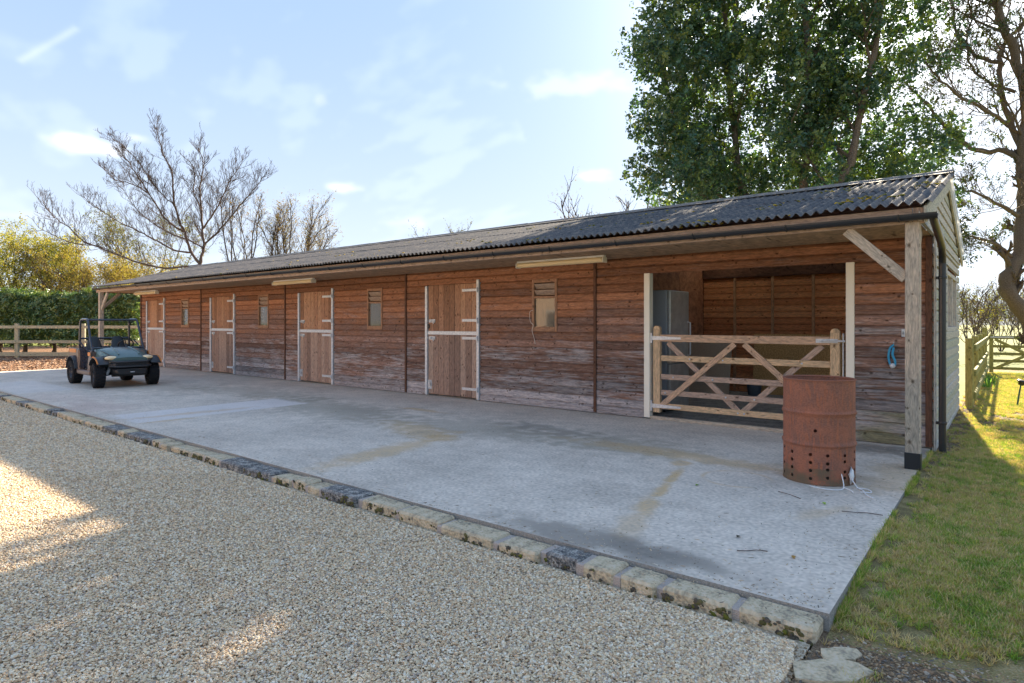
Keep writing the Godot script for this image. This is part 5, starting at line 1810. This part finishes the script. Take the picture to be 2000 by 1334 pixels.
func background_trees() -> void:
	var spring := [Color(0.38, 0.35, 0.085), Color(0.30, 0.31, 0.08), Color(0.42, 0.36, 0.10)]
	var ochre := [Color(0.36, 0.27, 0.095), Color(0.28, 0.215, 0.085), Color(0.33, 0.29, 0.10)]
	var rusty := [Color(0.28, 0.185, 0.095), Color(0.21, 0.14, 0.08), Color(0.30, 0.245, 0.11)]
	for s in [[-30, 40.0, 6.4, 3.2], [45, 43.0, 6.9, 3.0], [110, 41.0, 6.2, 2.8]]:
		leafy("willow_tree", "yellow-green willow coming into leaf beyond the hedge", s[0], s[1], 7, s[2], s[3], 14, 4200, spring, 0.13, "willows beyond the hedge")
	for s in [[165, 40.0, 5.2, 2.8], [225, 42.0, 4.8, 2.8], [290, 40.0, 4.6, 2.4]]:
		leafy("goat_willow", "ochre leafy bush beyond the hedge beside the yellow-green willows", s[0], s[1], 7, s[2], s[3], 14, 3600, ochre, 0.12, "ochre bushes beyond the hedge")
	leafy("hawthorn_tree", "greenish hawthorn behind the bare spreading tree", 300, 46.0, 8, 8.6, 3.6, 13, 5000, [Color(0.20, 0.20, 0.04), Color(0.24, 0.18, 0.05), Color(0.15, 0.16, 0.04)], 0.11, "")
	leafy("birch_tree", "slender birch with bare stems behind the stable roof beside the bare tree", 468, 36.0, 5, 9.6, 1.2, 26, 900, rusty, 0.07, "", 0.15, 0.06)
	leafy("birch_tree", "thin birch with a few brown buds between the taller birch and the catkin tree", 505, 38.0, 5, 8.6, 1.4, 26, 900, rusty, 0.07, "", 0.15, 0.06)
	leafy("alder_tree", "alder with rusty catkins showing over the middle of the stable roof", 560, 37.0, 8, 8.6, 2.1, 26, 3600, rusty, 0.07, "", 0.1, 0.07)
	leafy("alder_tree", "small alder with sparse catkins beside the taller catkin alder", 592, 39.0, 7, 7.6, 2.0, 24, 2600, rusty, 0.07, "", 0.1, 0.06)
	leafy("thorn_tree", "top of a small leafing thorn just showing above the roof ridge", 868, 36.0, 5, 7.3, 1.4, 12, 700, [Color(0.20, 0.17, 0.05), Color(0.14, 0.13, 0.05)], 0.08, "", 0.3, 0.05)
	leafy("hazel_bush", "leafless hazel twigs beside the holly above the roof ridge", 1200, 19.5, 9, 5.6, 1.7, 7, 30, rusty, 0.04, "", 0.4, 0.03)
	# bare and budding shrubs along the field edge on the right
	for s in [[1893, 24.0, 3.0, 1.0], [1918, 27.0, 2.6, 1.0], [1955, 33.0, 3.3, 1.3], [1990, 36.0, 3.2, 1.4], [2030, 34.0, 3.2, 1.4]]:
		leafy("hedge_shrub", "twiggy budding shrub along the field edge beyond the gate", s[0], s[1], 7, s[2], s[3], 7, 160, [Color(0.24, 0.24, 0.05), Color(0.16, 0.12, 0.05)], 0.05, "twiggy shrubs along the field edge", 0.2, 0.02)
	# far hedge and trees across the field
	for k in 9:
		leafy("far_tree", "far bluish bare tree across the field", 1780 + k * 42, 120.0 + 14.0 * (k % 3), 6, 3.6 + (k % 4) * 0.9, 3.6, 10, 500, [Color(0.09, 0.10, 0.09), Color(0.10, 0.10, 0.10)], 0.4, "far trees across the field", 0.1, 0.1)

func left_hedge() -> void:
	var a := P(-190, 700, 29.5) * Vector3(1, 0, 1)
	var b := P(300, 700, 28.0) * Vector3(1, 0, 1)
	var t := thing("laurel_hedge", "tall dark green laurel hedge behind the post and rail fence", "hedge", (a + b) * 0.5 + Vector3(0, -0.16, 0))
	var mb := MB.new()
	var along := (b - a).normalized()
	var out := Vector3(-along.z, 0, along.x)
	var len := a.distance_to(b)
	var ends := []
	var x := 0.5
	while x < len:
		var p := a + along * x + out * R(-0.3, 0.3)
		var c := limb(mb, [p + Vector3(0, -0.16, 0), p + Vector3(R(-0.15, 0.15), 0.5, 0), p + Vector3(R(-0.4, 0.4), 1.8, R(-0.3, 0.3))], 0.11, 0.04, 6, 0.03)
		shoots(mb, c, 5, 0.8, 0.03, 0, ends, 0.3, 0.3)
		x += R(0.9, 1.5)
	part(t, "trunk", mb, M.bark)
	var buf := PackedFloat32Array()
	var cols := [Color(0.13, 0.21, 0.085), Color(0.10, 0.165, 0.08), Color(0.19, 0.25, 0.085), Color(0.26, 0.29, 0.085)]
	for k in 15000:
		var u := rng.randf() * len
		var f := rng.randf()
		var top := 2.66 + 0.10 * sin(u * 1.3) + 0.08 * sin(u * 3.1)
		top -= 0.8 * exp(-u / 1.8)
		var y: float; var w: float
		if rng.randf() < 0.30:
			w = R(-0.85, 0.85); y = top - 0.25 * absf(w) - R(0, 0.25)
		else:
			y = lerpf(0.42 + 0.16 * sin(u * 2.4) + 0.1 * sin(u * 5.3), top, f)
			w = (0.95 if rng.randf() < 0.7 else -0.95) + R(-0.28, 0.08) + 0.12 * sin(u * 2.0 + y * 3.0)
			if y > top - 0.4: w *= 0.85
		var c: Color = cols[rng.randi() % 4]
		put(buf, Basis.from_euler(Vector3(R(-1.2, 1.2), R(0, TAU), R(-1.2, 1.2))) * Basis.from_scale(Vector3.ONE * R(0.8, 1.3)), a + along * u + out * w + Vector3(0, y, 0), c * R(0.7, 1.3))
	var o := many(t, "crown", sprig(9, 0.12, 0.26, 0.45, 4), M.leaf, buf)
	o.set_meta("kind", "stuff")

func fences() -> void:
	# post and rail fence on the left
	var a := P(-120, 700, 25.2) * Vector3(1, 0, 1)
	var b := P(292, 700, 25.0) * Vector3(1, 0, 1)
	var along := (b - a).normalized()
	var out := Vector3(-along.z, 0, along.x)
	var first := P(32, 700, 25.1) * Vector3(1, 0, 1)
	var t := thing("post_and_rail_fence", "grey post and rail fence in front of the laurel hedge", "fence", first + Vector3(0, -0.06, 0))
	var n0 := first.distance_to(a)
	var ps := [0.0, n0, n0 + 2.75, n0 + 5.35]
	for k in ps.size():
		var p: Vector3 = a + along * ps[k]
		var mb := MB.new()
		mb.strip = k
		mb.cbox(Transform3D(Basis(along, Vector3.UP, out * -1.0) if along.cross(Vector3.UP).dot(out) < 0 else Basis(along, Vector3.UP, out), p + Vector3(0, 0.59, 0)), Vector3(0.16, 1.50, 0.09), 0.01)
		part(t, "post", mb, M.fence[0])
	for y in [1.20, 0.60, 0.10]:
		for k in ps.size() - 1:
			var mb := MB.new()
			mb.strip = rng.randi_range(0, 7); mb.off = rng.randf()
			var h := 0.12 if y > 0.2 else 0.16
			var side := out if out.dot(Vector3(0.6, 0, 0.8)) > 0 else -out
			mb.bar(a + along * (ps[k] + 0.003) + side * 0.062 + Vector3(0, y, 0), a + along * (ps[k + 1] - 0.003) + side * 0.062 + Vector3(0, y, 0), h, 0.036, side)
			part(t, "rail", mb, M.fence[rng.randi() % 2])
	# fence and field gate on the right, beyond the gable
	var fx := -0.50
	t = thing("garden_fence", "mossy timber fence running from the gable to the field gate", "fence", Vector3(fx, -0.12, -16.5))
	var zs := [-12.75, -15.0, -17.3, -19.4, -21.2]
	for z in zs:
		var mb := MB.new()
		mb.strip = 2
		mb.box(Vector3(fx - 0.055, -0.2, z - 0.055), Vector3(fx + 0.055, 1.12 if z > -21 else 1.25, z + 0.055), 0.012)
		part(t, "post", mb, M.green_fence[0])
	for k in 4:
		for y in [0.17, 0.55, 0.96]:
			var mb := MB.new()
			mb.strip = rng.randi_range(0, 7)
			mb.bar(Vector3(fx + 0.076, y, zs[k] - 0.0 if k == 0 else zs[k] - 0.002), Vector3(fx + 0.076, y, zs[k + 1] + 0.002), 0.11, 0.035, Vector3.RIGHT)
			part(t, "rail", mb, M.green_fence[rng.randi() % 2])
	for k in 22:
		var z := -13.0 - k * 0.365
		if zs.any(func(q): return absf(q - z) < 0.13): continue
		var mb := MB.new()
		mb.strip = k % 8
		mb.box(Vector3(fx + 0.03, -0.06, z - 0.045), Vector3(fx + 0.055, 0.58, z + 0.045), 0.004)
		part(t, "pale", mb, M.green_fence[k % 2])
	var g := thing("field_gate", "mossy five-bar field gate standing open grass beyond the garden fence", "gate", Vector3(1.1, -0.1, -21.2))
	g.set_meta("label", "mossy five-bar field gate at the end of the garden fence")
	for xx in [-0.40, 2.62]:
		var mb := MB.new()
		mb.strip = 1
		mb.box(Vector3(xx, 0.03, -21.245), Vector3(xx + 0.09, 1.06, -21.165), 0.006)
		part(g, "stile", mb, M.green_fence[0])
	for y in [[0.98, 0.09], [0.74, 0.075], [0.54, 0.075], [0.35, 0.075], [0.15, 0.075]]:
		var mb := MB.new()
		mb.strip = rng.randi_range(0, 7)
		mb.box(Vector3(-0.309, y[0] - y[1] * 0.5, -21.22), Vector3(2.619, y[0] + y[1] * 0.5, -21.19), 0.004)
		part(g, "bar", mb, M.green_fence[1])
	for s in [[-0.28, 0.93, 1.12, 0.12], [1.18, 0.12, 2.58, 0.93], [-0.28, 0.14, 1.12, 0.93]]:
		var mb := MB.new()
		mb.bar(Vector3(s[0], s[1], -21.175), Vector3(s[2], s[3], -21.175), 0.075, 0.024, Vector3.BACK)
		part(g, "brace", mb, M.green_fence[0])
	var st := MB.new()
	st.box(Vector3(-0.38, 0.965, -21.16), Vector3(0.12, 1.005, -21.15), 0.002)
	part(g, "hinge", st, M.galv)
	var gp := MB.new()
	gp.box(Vector3(2.76, -0.2, -21.28), Vector3(2.92, 1.3, -21.12), 0.015)
	part(g, "hanging_post", gp, M.green_fence[0])

# ------------------------------------------------------------------ gravel, grass, litter
func ground_cover() -> void:
	var pm := MB.new()
	var rg := RandomNumberGenerator.new()
	rg.seed = 9
	pm.lump(Vector3.ZERO, Vector3(1, 0.62, 0.8), 0.5, rg, 4, 6)
	var pal := [Color(0.84, 0.675, 0.455), Color(0.90, 0.765, 0.56), Color(0.74, 0.54, 0.34), Color(0.59, 0.415, 0.26), Color(0.87, 0.685, 0.44), Color(0.92, 0.815, 0.645), Color(0.54, 0.44, 0.35), Color(0.80, 0.57, 0.355)]
	var buf := PackedFloat32Array()
	var tries := 0
	var fw := Vector3(-sin(YAW), 0, -cos(YAW))
	while tries < 600000:
		tries += 1
		# drawn by distance so that the near gravel is dense
		var x := -0.72 - pow(rng.randf(), 1.5) * 15.5
		var z := -3.0 + rng.randf() * 3.2
		if z > -3.0 + 2.4 and x < -7: continue
		var p := Vector3(x, GRAVEL, z)
		if not in_view(p, 150.0): continue
		var t := p.dot(fw)
		var keep := clampf(1.35 - t / 11.0, 0.14, 1.0)
		if rng.randf() > keep: continue
		if x > -0.70 + 0.05 * sin(z * 9.0) - 0.03 * (z + 3.0): continue
		var s := R(0.0038, 0.0088) * (1.0 if t < 6.0 else 1.3)
		put(buf, Basis.from_euler(Vector3(R(-0.6, 0.6), R(0, TAU), R(-0.6, 0.6))) * Basis.from_scale(Vector3(s, s, s) * Vector3(R(0.8, 1.4), R(0.7, 1.1), R(0.8, 1.2))), p + Vector3(0, R(-0.006, 0.004), 0), pal[rng.randi() % 8] * R(0.82, 1.08))
	print("pebbles ", buf.size() / 16)
	var o: Node = many(self, "gravel", pm.mesh(), M.pebble, buf)
	tag(o, "loose pale beige gravel covering the yard", "gravel", "", "stuff")
	# grass: tufts of short blades, thin on the worn strip near the apron
	var gm := MB.new()
	for k in 7:
		var a := TAU * k / 7.0 + rg.randf()
		var o1 := Vector3(cos(a), 0, sin(a)) * rg.randf_range(0.0, 0.012)
		var lean := Vector3(cos(a), 0, sin(a)) * rg.randf_range(0.008, 0.03)
		var h := rg.randf_range(0.018, 0.042)
		var w := Vector3(-sin(a), 0, cos(a)) * 0.0017
		gm.quad(o1 - w, o1 + w, o1 + w * 0.7 + lean * 0.4 + Vector3(0, h * 0.6, 0), o1 - w * 0.7 + lean * 0.4 + Vector3(0, h * 0.6, 0))
		gm.tri(o1 - w * 0.7 + lean * 0.4 + Vector3(0, h * 0.6, 0), o1 + w * 0.7 + lean * 0.4 + Vector3(0, h * 0.6, 0), o1 + lean + Vector3(0, h, 0))
	var gpal := [Color(0.27, 0.42, 0.075), Color(0.36, 0.49, 0.10), Color(0.54, 0.54, 0.15), Color(0.22, 0.36, 0.075), Color(0.74, 0.58, 0.33), Color(0.60, 0.46, 0.25)]
	buf = PackedFloat32Array()
	var nz := noise(61, 1.0, 3)
	var worn := func(x: float, z: float) -> float:      # bare earth near the kerb corner and along the wall
		var e := 1.0 - smoothstep(0.55, 1.15, Vector2((x + 0.22) / 0.85, (z + 2.8) / 0.85).length())
		e = maxf(e, 1.0 - smoothstep(0.05, 0.55, (x + 0.62) / 0.9 + (0.0 if z < -8.2 else 0.18)))
		e = maxf(e, 0.7 * (1.0 - smoothstep(0.4, 1.1, Vector2((x - 0.1) / 0.7, (z + 11.2) / 1.8).length())))
		return e
	tries = 0
	while tries < 260000:
		tries += 1
		var far := rng.randf()
		var x := -0.66 + rng.randf() * (2.6 + far * 2.0)
		var z := -1.6 - pow(far, 2.0) * 20.0
		var p := Vector3(x, lawn_y(x, z), z)
		if x < -0.655 or not in_view(p, 260.0): continue
		var nn := nz.get_noise_2d(x * 2.2, z * 2.2)
		if worn.call(x, z) + nn * 0.8 > R(0.15, 0.95): continue
		var t := p.dot(fw)
		var s := R(0.7, 1.25) * (1.0 + maxf(0.0, t - 6.0) * 0.09)
		var ci: int = rng.randi() % 6 if nn > 0.05 else [2, 4, 5, 1, 5, 4][rng.randi() % 6]
		put(buf, Basis.from_euler(Vector3(R(-0.3, 0.3), R(0, TAU), R(-0.3, 0.3))) * Basis.from_scale(Vector3(s * 1.25, s * 0.72, s * 1.25)), p, gpal[ci] * R(0.75, 1.2))
	for k in 1500:        # blades that lean over the edge of the apron
		var z := R(-8.0, -3.3)
		if nz.get_noise_2d(z * 1.5, 9.0) < R(-0.3, 0.3): continue
		put(buf, Basis.from_euler(Vector3(R(-0.4, 0.4), R(0, TAU), R(0.0, 0.8))) * Basis.from_scale(Vector3.ONE * R(0.8, 1.5)), Vector3(-0.648 + R(-0.012, 0.02), lawn_y(0, z), z), gpal[rng.randi() % 6] * R(0.75, 1.2))
	print("tufts ", buf.size() / 16)
	o = many(self, "grass", gm.mesh(), M.soft_leaf, buf)
	tag(o, "short patchy lawn grass beside the concrete apron", "grass", "", "stuff")
	# worn earth patch with stones and chips
	var sm := MB.new()
	var cen := Vector3(-0.22, GRAVEL - 0.006, -2.72)
	var prev := Vector3.ZERO
	for k in 41:
		var a := TAU * k / 40.0
		var r := 1.0 + 0.18 * sin(a * 3.0 + 1.0) + 0.08 * sin(a * 7.0) + 0.05 * sin(a * 13.0)
		var q := cen + Vector3(maxf(cos(a) * 0.90 * r, -0.47), 0, -sin(a) * (0.80 if sin(a) < 0.0 else 0.62) * r)
		if k > 0: sm.tri(cen, prev, q)
		prev = q
	o = part(self, "bare_soil", sm, M.soil)
	o.set_meta("kind", "structure")
	sm = MB.new()
	cen = Vector3(-0.42, -0.026, -10.6)
	for k in 41:
		var a := TAU * k / 40.0
		var r := 1.0 + 0.2 * sin(a * 4.0 + 2.0) + 0.1 * sin(a * 9.0)
		var q := cen + Vector3(cos(a) * 0.5 * r, 0, -sin(a) * 3.0 * r)
		if k > 0: sm.tri(cen, prev, q)
		prev = q
	o = part(self, "bare_soil", sm, M.soil)
	o.set_meta("kind", "structure")
	buf = PackedFloat32Array()
	var bp := [Color(0.18, 0.16, 0.14), Color(0.30, 0.20, 0.12), Color(0.42, 0.36, 0.28), Color(0.38, 0.25, 0.14), Color(0.26, 0.165, 0.10), Color(0.34, 0.23, 0.13), Color(0.46, 0.34, 0.21)]
	for k in 15000:
		var p: Vector3
		if rng.randf() < 0.62:
			p = Vector3(-0.15 + rng.randfn() * 0.42, GRAVEL - 0.004, -2.75 + rng.randfn() * 0.42)
		else:
			p = Vector3(-0.60 + absf(rng.randfn()) * 0.30, -0.024, -7.6 - rng.randf() * 7.0)
		if p.x < -0.70 and p.z < -3.0: continue
		if p.x < -0.64 and p.z < -3.0: continue
		var s := R(0.003, 0.0075)
		if rng.randf() < 0.03: s *= 2.2
		put(buf, Basis.from_euler(Vector3(R(-0.5, 0.5), R(0, TAU), R(-0.5, 0.5))) * Basis.from_scale(Vector3(s * R(0.8, 2.0), s * 0.7, s)), p, bp[rng.randi() % 7] * R(0.7, 1.2))
	o = many(self, "stone_litter", pm.mesh().duplicate(), M.pebble, buf)
	tag(o, "dark stones and bark litter on the bare earth strip by the gable", "litter", "", "stuff")
	# grit, crumbs and bits of straw swept about the apron, stray gravel along the kerb
	buf = PackedFloat32Array()
	for k in 5200:
		var x := -0.7 - pow(rng.randf(), 1.4) * 13.0
		var z := -3.25 - pow(rng.randf(), 2.2) * 4.8
		var col: Color = pal[rng.randi() % 8] * 0.8
		if rng.randf() < 0.45: col = bp[rng.randi() % 7] * 0.7
		var y := 0.001
		if rng.randf() < 0.12:
			z = R(-3.2, -3.03)
			y = -0.010
		var s := R(0.0018, 0.0045)
		var st := R(2.0, 5.0) if rng.randf() < 0.2 else R(0.8, 1.4)
		put(buf, Basis.from_euler(Vector3(R(-0.2, 0.2), R(0, TAU), R(-0.2, 0.2))) * Basis.from_scale(Vector3(s * st, s * 0.6, s)), Vector3(x, y, z), col)
	o = many(self, "grit", pm.mesh().duplicate(), M.pebble, buf)
	tag(o, "scattered grit and straw bits on the concrete apron", "grit", "", "stuff")
	# bark chips and rubble on the bank at the far left
	buf = PackedFloat32Array()
	var cp := [Color(0.30, 0.17, 0.10), Color(0.20, 0.11, 0.065), Color(0.42, 0.28, 0.19), Color(0.36, 0.23, 0.15)]
	for k in 9000:
		var p := Vector3(-22.2 - pow(rng.randf(), 1.3) * 13.0, -0.055, -4.0 - rng.randf() * 8.0)
		var s := R(0.015, 0.05)
		put(buf, Basis.from_euler(Vector3(R(-0.6, 0.6), R(0, TAU), R(-0.6, 0.6))) * Basis.from_scale(Vector3(s * R(0.8, 2.4), s * 0.5, s)), p, cp[rng.randi() % 4] * R(0.7, 1.2))
	o = many(self, "bark_chips", pm.mesh().duplicate(), M.pebble, buf)
	tag(o, "brown bark chips on the earth bank before the fence", "bark chips", "", "stuff")

# ------------------------------------------------------------------ small things
func small_things() -> void:
	# flat stones set beside the end of the kerb
	for s in [[Vector3(-0.58, -0.100, -2.84), 0.15, 0.10, 0.5, "pale worn flagstone set in the earth at the gravel edge"], [Vector3(-0.575, -0.104, -3.02), 0.085, 0.06, 0.2, "smaller flat sandstone piece next to the kerb end"]]:
		var mb := MB.new()
		var top := []
		var n := 12
		for k in n:
			var a := TAU * k / n
			var r := 1.0 + 0.16 * sin(a * 2.0 + s[3]) + 0.10 * sin(a * 5.0 + s[3] * 3.0)
			top.append(s[0] + Vector3(cos(a) * s[1] * r, 0.03 + 0.005 * sin(a * 3.0), -sin(a) * s[2] * r).rotated(Vector3.UP, 0.6) )
		var cen: Vector3 = s[0] + Vector3(0, 0.034, 0)
		for k in n:
			var p: Vector3 = top[k]
			var q: Vector3 = top[(k + 1) % n]
			mb.tri(cen, p, q)
			mb.quad(p + Vector3(0, -0.05, 0), q + Vector3(0, -0.05, 0), q, p)
		var o := part(self, "flagstone", mb, M.stone)
		tag(o, s[4], "stone")
	# white cord with a rag beside the drum
	var t := thing("white_cord", "tangled white cord and torn bag lying beside the rusty drum", "cord", Vector3(-0.98, 0, -5.75))
	var mb := MB.new()
	for line in [[Vector3(-1.10, 0.12, -5.80), Vector3(-1.06, 0.015, -5.70), Vector3(-1.10, 0.008, -5.60), Vector3(-1.22, 0.008, -5.58), Vector3(-1.30, 0.008, -5.61)], [Vector3(-1.05, 0.10, -5.85), Vector3(-0.98, 0.012, -5.80), Vector3(-0.92, 0.008, -5.72), Vector3(-0.88, 0.008, -5.60), Vector3(-0.82, 0.008, -5.52)], [Vector3(-0.98, 0.008, -5.78), Vector3(-0.90, 0.010, -5.78), Vector3(-0.86, 0.008, -5.70), Vector3(-0.93, 0.008, -5.66)], [Vector3(-1.06, 0.015, -5.70), Vector3(-1.0, 0.008, -5.66), Vector3(-0.97, 0.008, -5.60)]]:
		var c := smooth(line, 5)
		var rr := PackedFloat32Array()
		for k in c.size(): rr.append(0.0045)
		mb.tube(c, rr, 5, true)
	part(t, "cord", mb, M.white)
	mb = MB.new()
	mb.lump(Vector3(-1.035, 0.085, -5.86), Vector3(0.018, 0.06, 0.045), 0.9, rng, 6, 8)
	part(t, "torn_bag", mb, M.white)
	# twine tied to the window frame beside the fourth door
	mb = MB.new()
	var tw := smooth([Vector3(-6.08, 1.58, ZW + 0.02), Vector3(-6.13, 1.55, ZW + 0.03), Vector3(-6.12, 1.40, ZW + 0.03), Vector3(-6.06, 1.34, ZW + 0.03), Vector3(-6.09, 1.25, ZW + 0.02), Vector3(-6.05, 1.12, ZW + 0.015), Vector3(-6.03, 1.03, ZW + 0.015)], 5)
	var tr := PackedFloat32Array()
	for k in tw.size(): tr.append(0.0045)
	mb.tube(tw, tr, 5, true)
	var o := part(self, "twine", mb, M.string)
	tag(o, "pale twine hanging from the window frame beside the fourth door", "twine")
	# blue lead rope on its hook, steel hook beside the post
	t = thing("lead_rope", "short bright blue rope looped on the wall beside the canopy post", "rope", Vector3(-1.02, 0.88, ZW))
	mb = MB.new()
	var lr := smooth([Vector3(-1.00, 1.13, ZW + 0.03), Vector3(-1.035, 1.09, ZW + 0.04), Vector3(-1.05, 0.99, ZW + 0.035), Vector3(-1.03, 0.90, ZW + 0.035), Vector3(-1.0, 0.88, ZW + 0.035), Vector3(-0.985, 0.94, ZW + 0.04), Vector3(-1.01, 1.02, ZW + 0.045), Vector3(-1.0, 1.10, ZW + 0.04)], 5)
	var lrr := PackedFloat32Array()
	for k in lr.size(): lrr.append(0.013)
	mb.tube(lr, lrr, 7, true)
	part(t, "rope", mb, plain(L(0.03, 0.28, 0.48), 0.6))
	mb = MB.new()
	mb.tube(PackedVector3Array([Vector3(-1.0, 1.15, ZW - 0.002), Vector3(-1.0, 1.14, ZW + 0.03), Vector3(-1.0, 1.16, ZW + 0.06)]), PackedFloat32Array([0.006, 0.006, 0.006]), 6, true)
	mb.lump(Vector3(-1.01, 0.895, ZW + 0.05), Vector3(0.03, 0.03, 0.014), 0.1, rng, 5, 8)
	part(t, "snap_hook", mb, M.galv)
	mb = MB.new()
	mb.box(Vector3(-0.93, 1.22, ZW + 0.002), Vector3(-0.89, 1.31, ZW + 0.012), 0.003)
	mb.tube(PackedVector3Array([Vector3(-0.91, 1.28, ZW + 0.01), Vector3(-0.91, 1.25, ZW + 0.05), Vector3(-0.91, 1.28, ZW + 0.07)]), PackedFloat32Array([0.006, 0.006, 0.006]), 6, true)
	o = part(self, "tether_hook", mb, M.galv)
	tag(o, "small galvanised tether hook screwed to the wall above the blue rope", "hook")
	# stake lamp on the lawn
	t = thing("garden_stake", "dark garden stake lamp leaning on the lawn by the field gate", "garden light", Vector3(0.16, -0.12, -13.4))
	mb = MB.new()
	mb.tube(PackedVector3Array([Vector3(0.10, -0.16, -13.4), Vector3(0.17, 0.36, -13.4)]), PackedFloat32Array([0.014, 0.012]), 7, true)
	part(t, "stake", mb, plain(L(0.03, 0.10, 0.09), 0.5))
	mb = MB.new()
	mb.lathe(Transform3D(Basis(Vector3.BACK, -0.3), Vector3(0.165, 0.33, -13.4)), PackedVector2Array([Vector2(0, 0), Vector2(0.035, 0.0), Vector2(0.05, 0.05), Vector2(0.075, 0.06), Vector2(0.06, 0.085), Vector2(0, 0.095)]), 14)
	part(t, "lamp_head", mb, M.black)
	# daffodil leaves at the foot of the fence
	for s in [Vector3(-0.33, -0.11, -16.6), Vector3(-0.30, -0.11, -17.6), Vector3(-0.34, -0.11, -18.5)]:
		mb = MB.new()
		for k in 26:
			var a := R(0, TAU)
			var d := Vector3(cos(a), 0, sin(a))
			var p: Vector3 = s + d * R(0, 0.12)
			var w := Vector3(-d.z, 0, d.x) * 0.012
			var h := R(0.2, 0.36)
			mb.quad(p - w, p + w, p + w + d * 0.05 + Vector3(0, h * 0.6, 0), p - w + d * 0.05 + Vector3(0, h * 0.6, 0))
			mb.tri(p - w + d * 0.05 + Vector3(0, h * 0.6, 0), p + w + d * 0.05 + Vector3(0, h * 0.6, 0), p + d * 0.14 + Vector3(0, h, 0))
		var lm := plain(L(0.06, 0.16, 0.04), 0.5)
		lm.backlight_enabled = true
		lm.backlight = Color(0.45, 0.6, 0.2)
		o = part(self, "daffodil_clump", mb, lm)
		tag(o, "clump of green strap leaves at the foot of the garden fence", "plant", "leaf clumps along the garden fence")
	# fallen leaves and twigs on the apron
	var lp := [[Vector3(-1.09, 0.004, -5.14), Color(0.25, 0.42, 0.04), "bright green leaf lying on the concrete in front of the drum"], [Vector3(-2.05, 0.004, -5.05), Color(0.20, 0.33, 0.05), "green leaf scrap lying on the concrete beside the ochre streak"], [Vector3(-0.98, 0.004, -3.85), Color(0.42, 0.24, 0.07), "tan dead leaf lying on the concrete near the kerb corner"], [Vector3(-1.35, 0.004, -4.0), Color(0.05, 0.05, 0.03), "dark dead leaf lying on the concrete near the kerb"]]
	for s in lp:
		mb = MB.new()
		var c: Vector3 = s[0]
		var r := R(0, TAU)
		var ax := Vector3(cos(r), 0, sin(r)) * 0.026
		var bx := Vector3(-sin(r), 0, cos(r)) * 0.014
		mb.tri(c - ax, c + bx + Vector3(0, 0.010, 0), c + ax + Vector3(0, 0.004, 0))
		mb.tri(c - ax, c + ax + Vector3(0, 0.004, 0), c - bx + Vector3(0, 0.008, 0))
		o = part(self, "fallen_leaf", mb, plain(s[1].linear_to_srgb(), 0.7))
		tag(o, s[2], "leaf")
	for s in [[Vector3(-1.36, 0.006, -5.22), 0.22, 0.5, "short dark twig lying on the concrete in front of the drum"], [Vector3(-0.82, 0.006, -5.05), 0.26, -0.3, "thin brown twig lying on the concrete at the lawn edge"], [Vector3(-1.2, 0.006, -3.8), 0.18, -0.6, "thin pale twig lying on the concrete near the kerb"]]:
		mb = MB.new()
		var d: Vector3 = Vector3(cos(s[2]), 0, sin(s[2])) * s[1] * 0.5
		var c := smooth([s[0] - d, s[0] - d * 0.4 + Vector3(0.01, 0.006, 0.016), s[0] + d * 0.3 + Vector3(-0.006, 0.002, -0.010), s[0] + d], 3)
		var rr := PackedFloat32Array()
		for k in c.size(): rr.append(0.0028)
		mb.tube(c, rr, 5, true)
		o = part(self, "twig", mb, M.twig)
		tag(o, s[3], "twig")

# ------------------------------------------------------------------ the sunlit farmhouse across the yard, which the stable windows mirror
func farmhouse() -> void:
	var z := 15.0
	var t := thing("farmhouse", "peach rendered farmhouse with a gable facing the stable across the gravel", "house", Vector3(-21, GRAVEL, z + 4))
	var wallm := plain(L(0.62, 0.45, 0.33), 0.9)
	var roofm := plain(L(0.14, 0.11, 0.10), 0.85)
	var mb := MB.new()
	mb.box(Vector3(-33, -0.15, z), Vector3(-9, 5.2, z + 8), 0.02)
	part(t, "wall", mb, wallm)
	mb = MB.new()
	mb.quad(Vector3(-33.3, 5.1, z - 0.4), Vector3(-33.3, 8.2, z + 4), Vector3(-8.7, 8.2, z + 4), Vector3(-8.7, 5.1, z - 0.4))
	mb.quad(Vector3(-8.7, 5.1, z + 8.4), Vector3(-8.7, 8.2, z + 4), Vector3(-33.3, 8.2, z + 4), Vector3(-33.3, 5.1, z + 8.4))
	mb.tri(Vector3(-33.1, 5.2, z), Vector3(-33.1, 5.2, z + 8), Vector3(-33.1, 8.1, z + 4))
	mb.tri(Vector3(-8.9, 5.2, z + 8), Vector3(-8.9, 5.2, z), Vector3(-8.9, 8.1, z + 4))
	part(t, "roof", mb, roofm)
	mb = MB.new()
	mb.box(Vector3(-24.4, -0.15, z - 1.6), Vector3(-19.2, 5.2, z + 0.01), 0.02)
	mb.tri(Vector3(-19.2, 5.2, z - 1.6), Vector3(-24.4, 5.2, z - 1.6), Vector3(-21.8, 7.8, z - 1.6))
	part(t, "gable_bay", mb, wallm)
	for x in [-31.0, -28.0, -17.0, -14.0, -11.0, -23.4, -20.8]:
		for y in [0.9, 3.3]:
			var zz := z - 1.6 if x > -24 and x < -20 else z
			var w := sub(t, "window", Vector3(x, y, zz))
			mb = MB.new()
			mb.box(Vector3(x - 0.5, y, zz - 0.05), Vector3(x + 0.5, y + 1.2, zz - 0.003), 0.01)
			part(w, "frame", mb, M.white)
			mb = MB.new()
			mb.box(Vector3(x - 0.42, y + 0.08, zz - 0.06), Vector3(x + 0.42, y + 1.12, zz - 0.052), 0.002)
			part(w, "pane", mb, M.black)
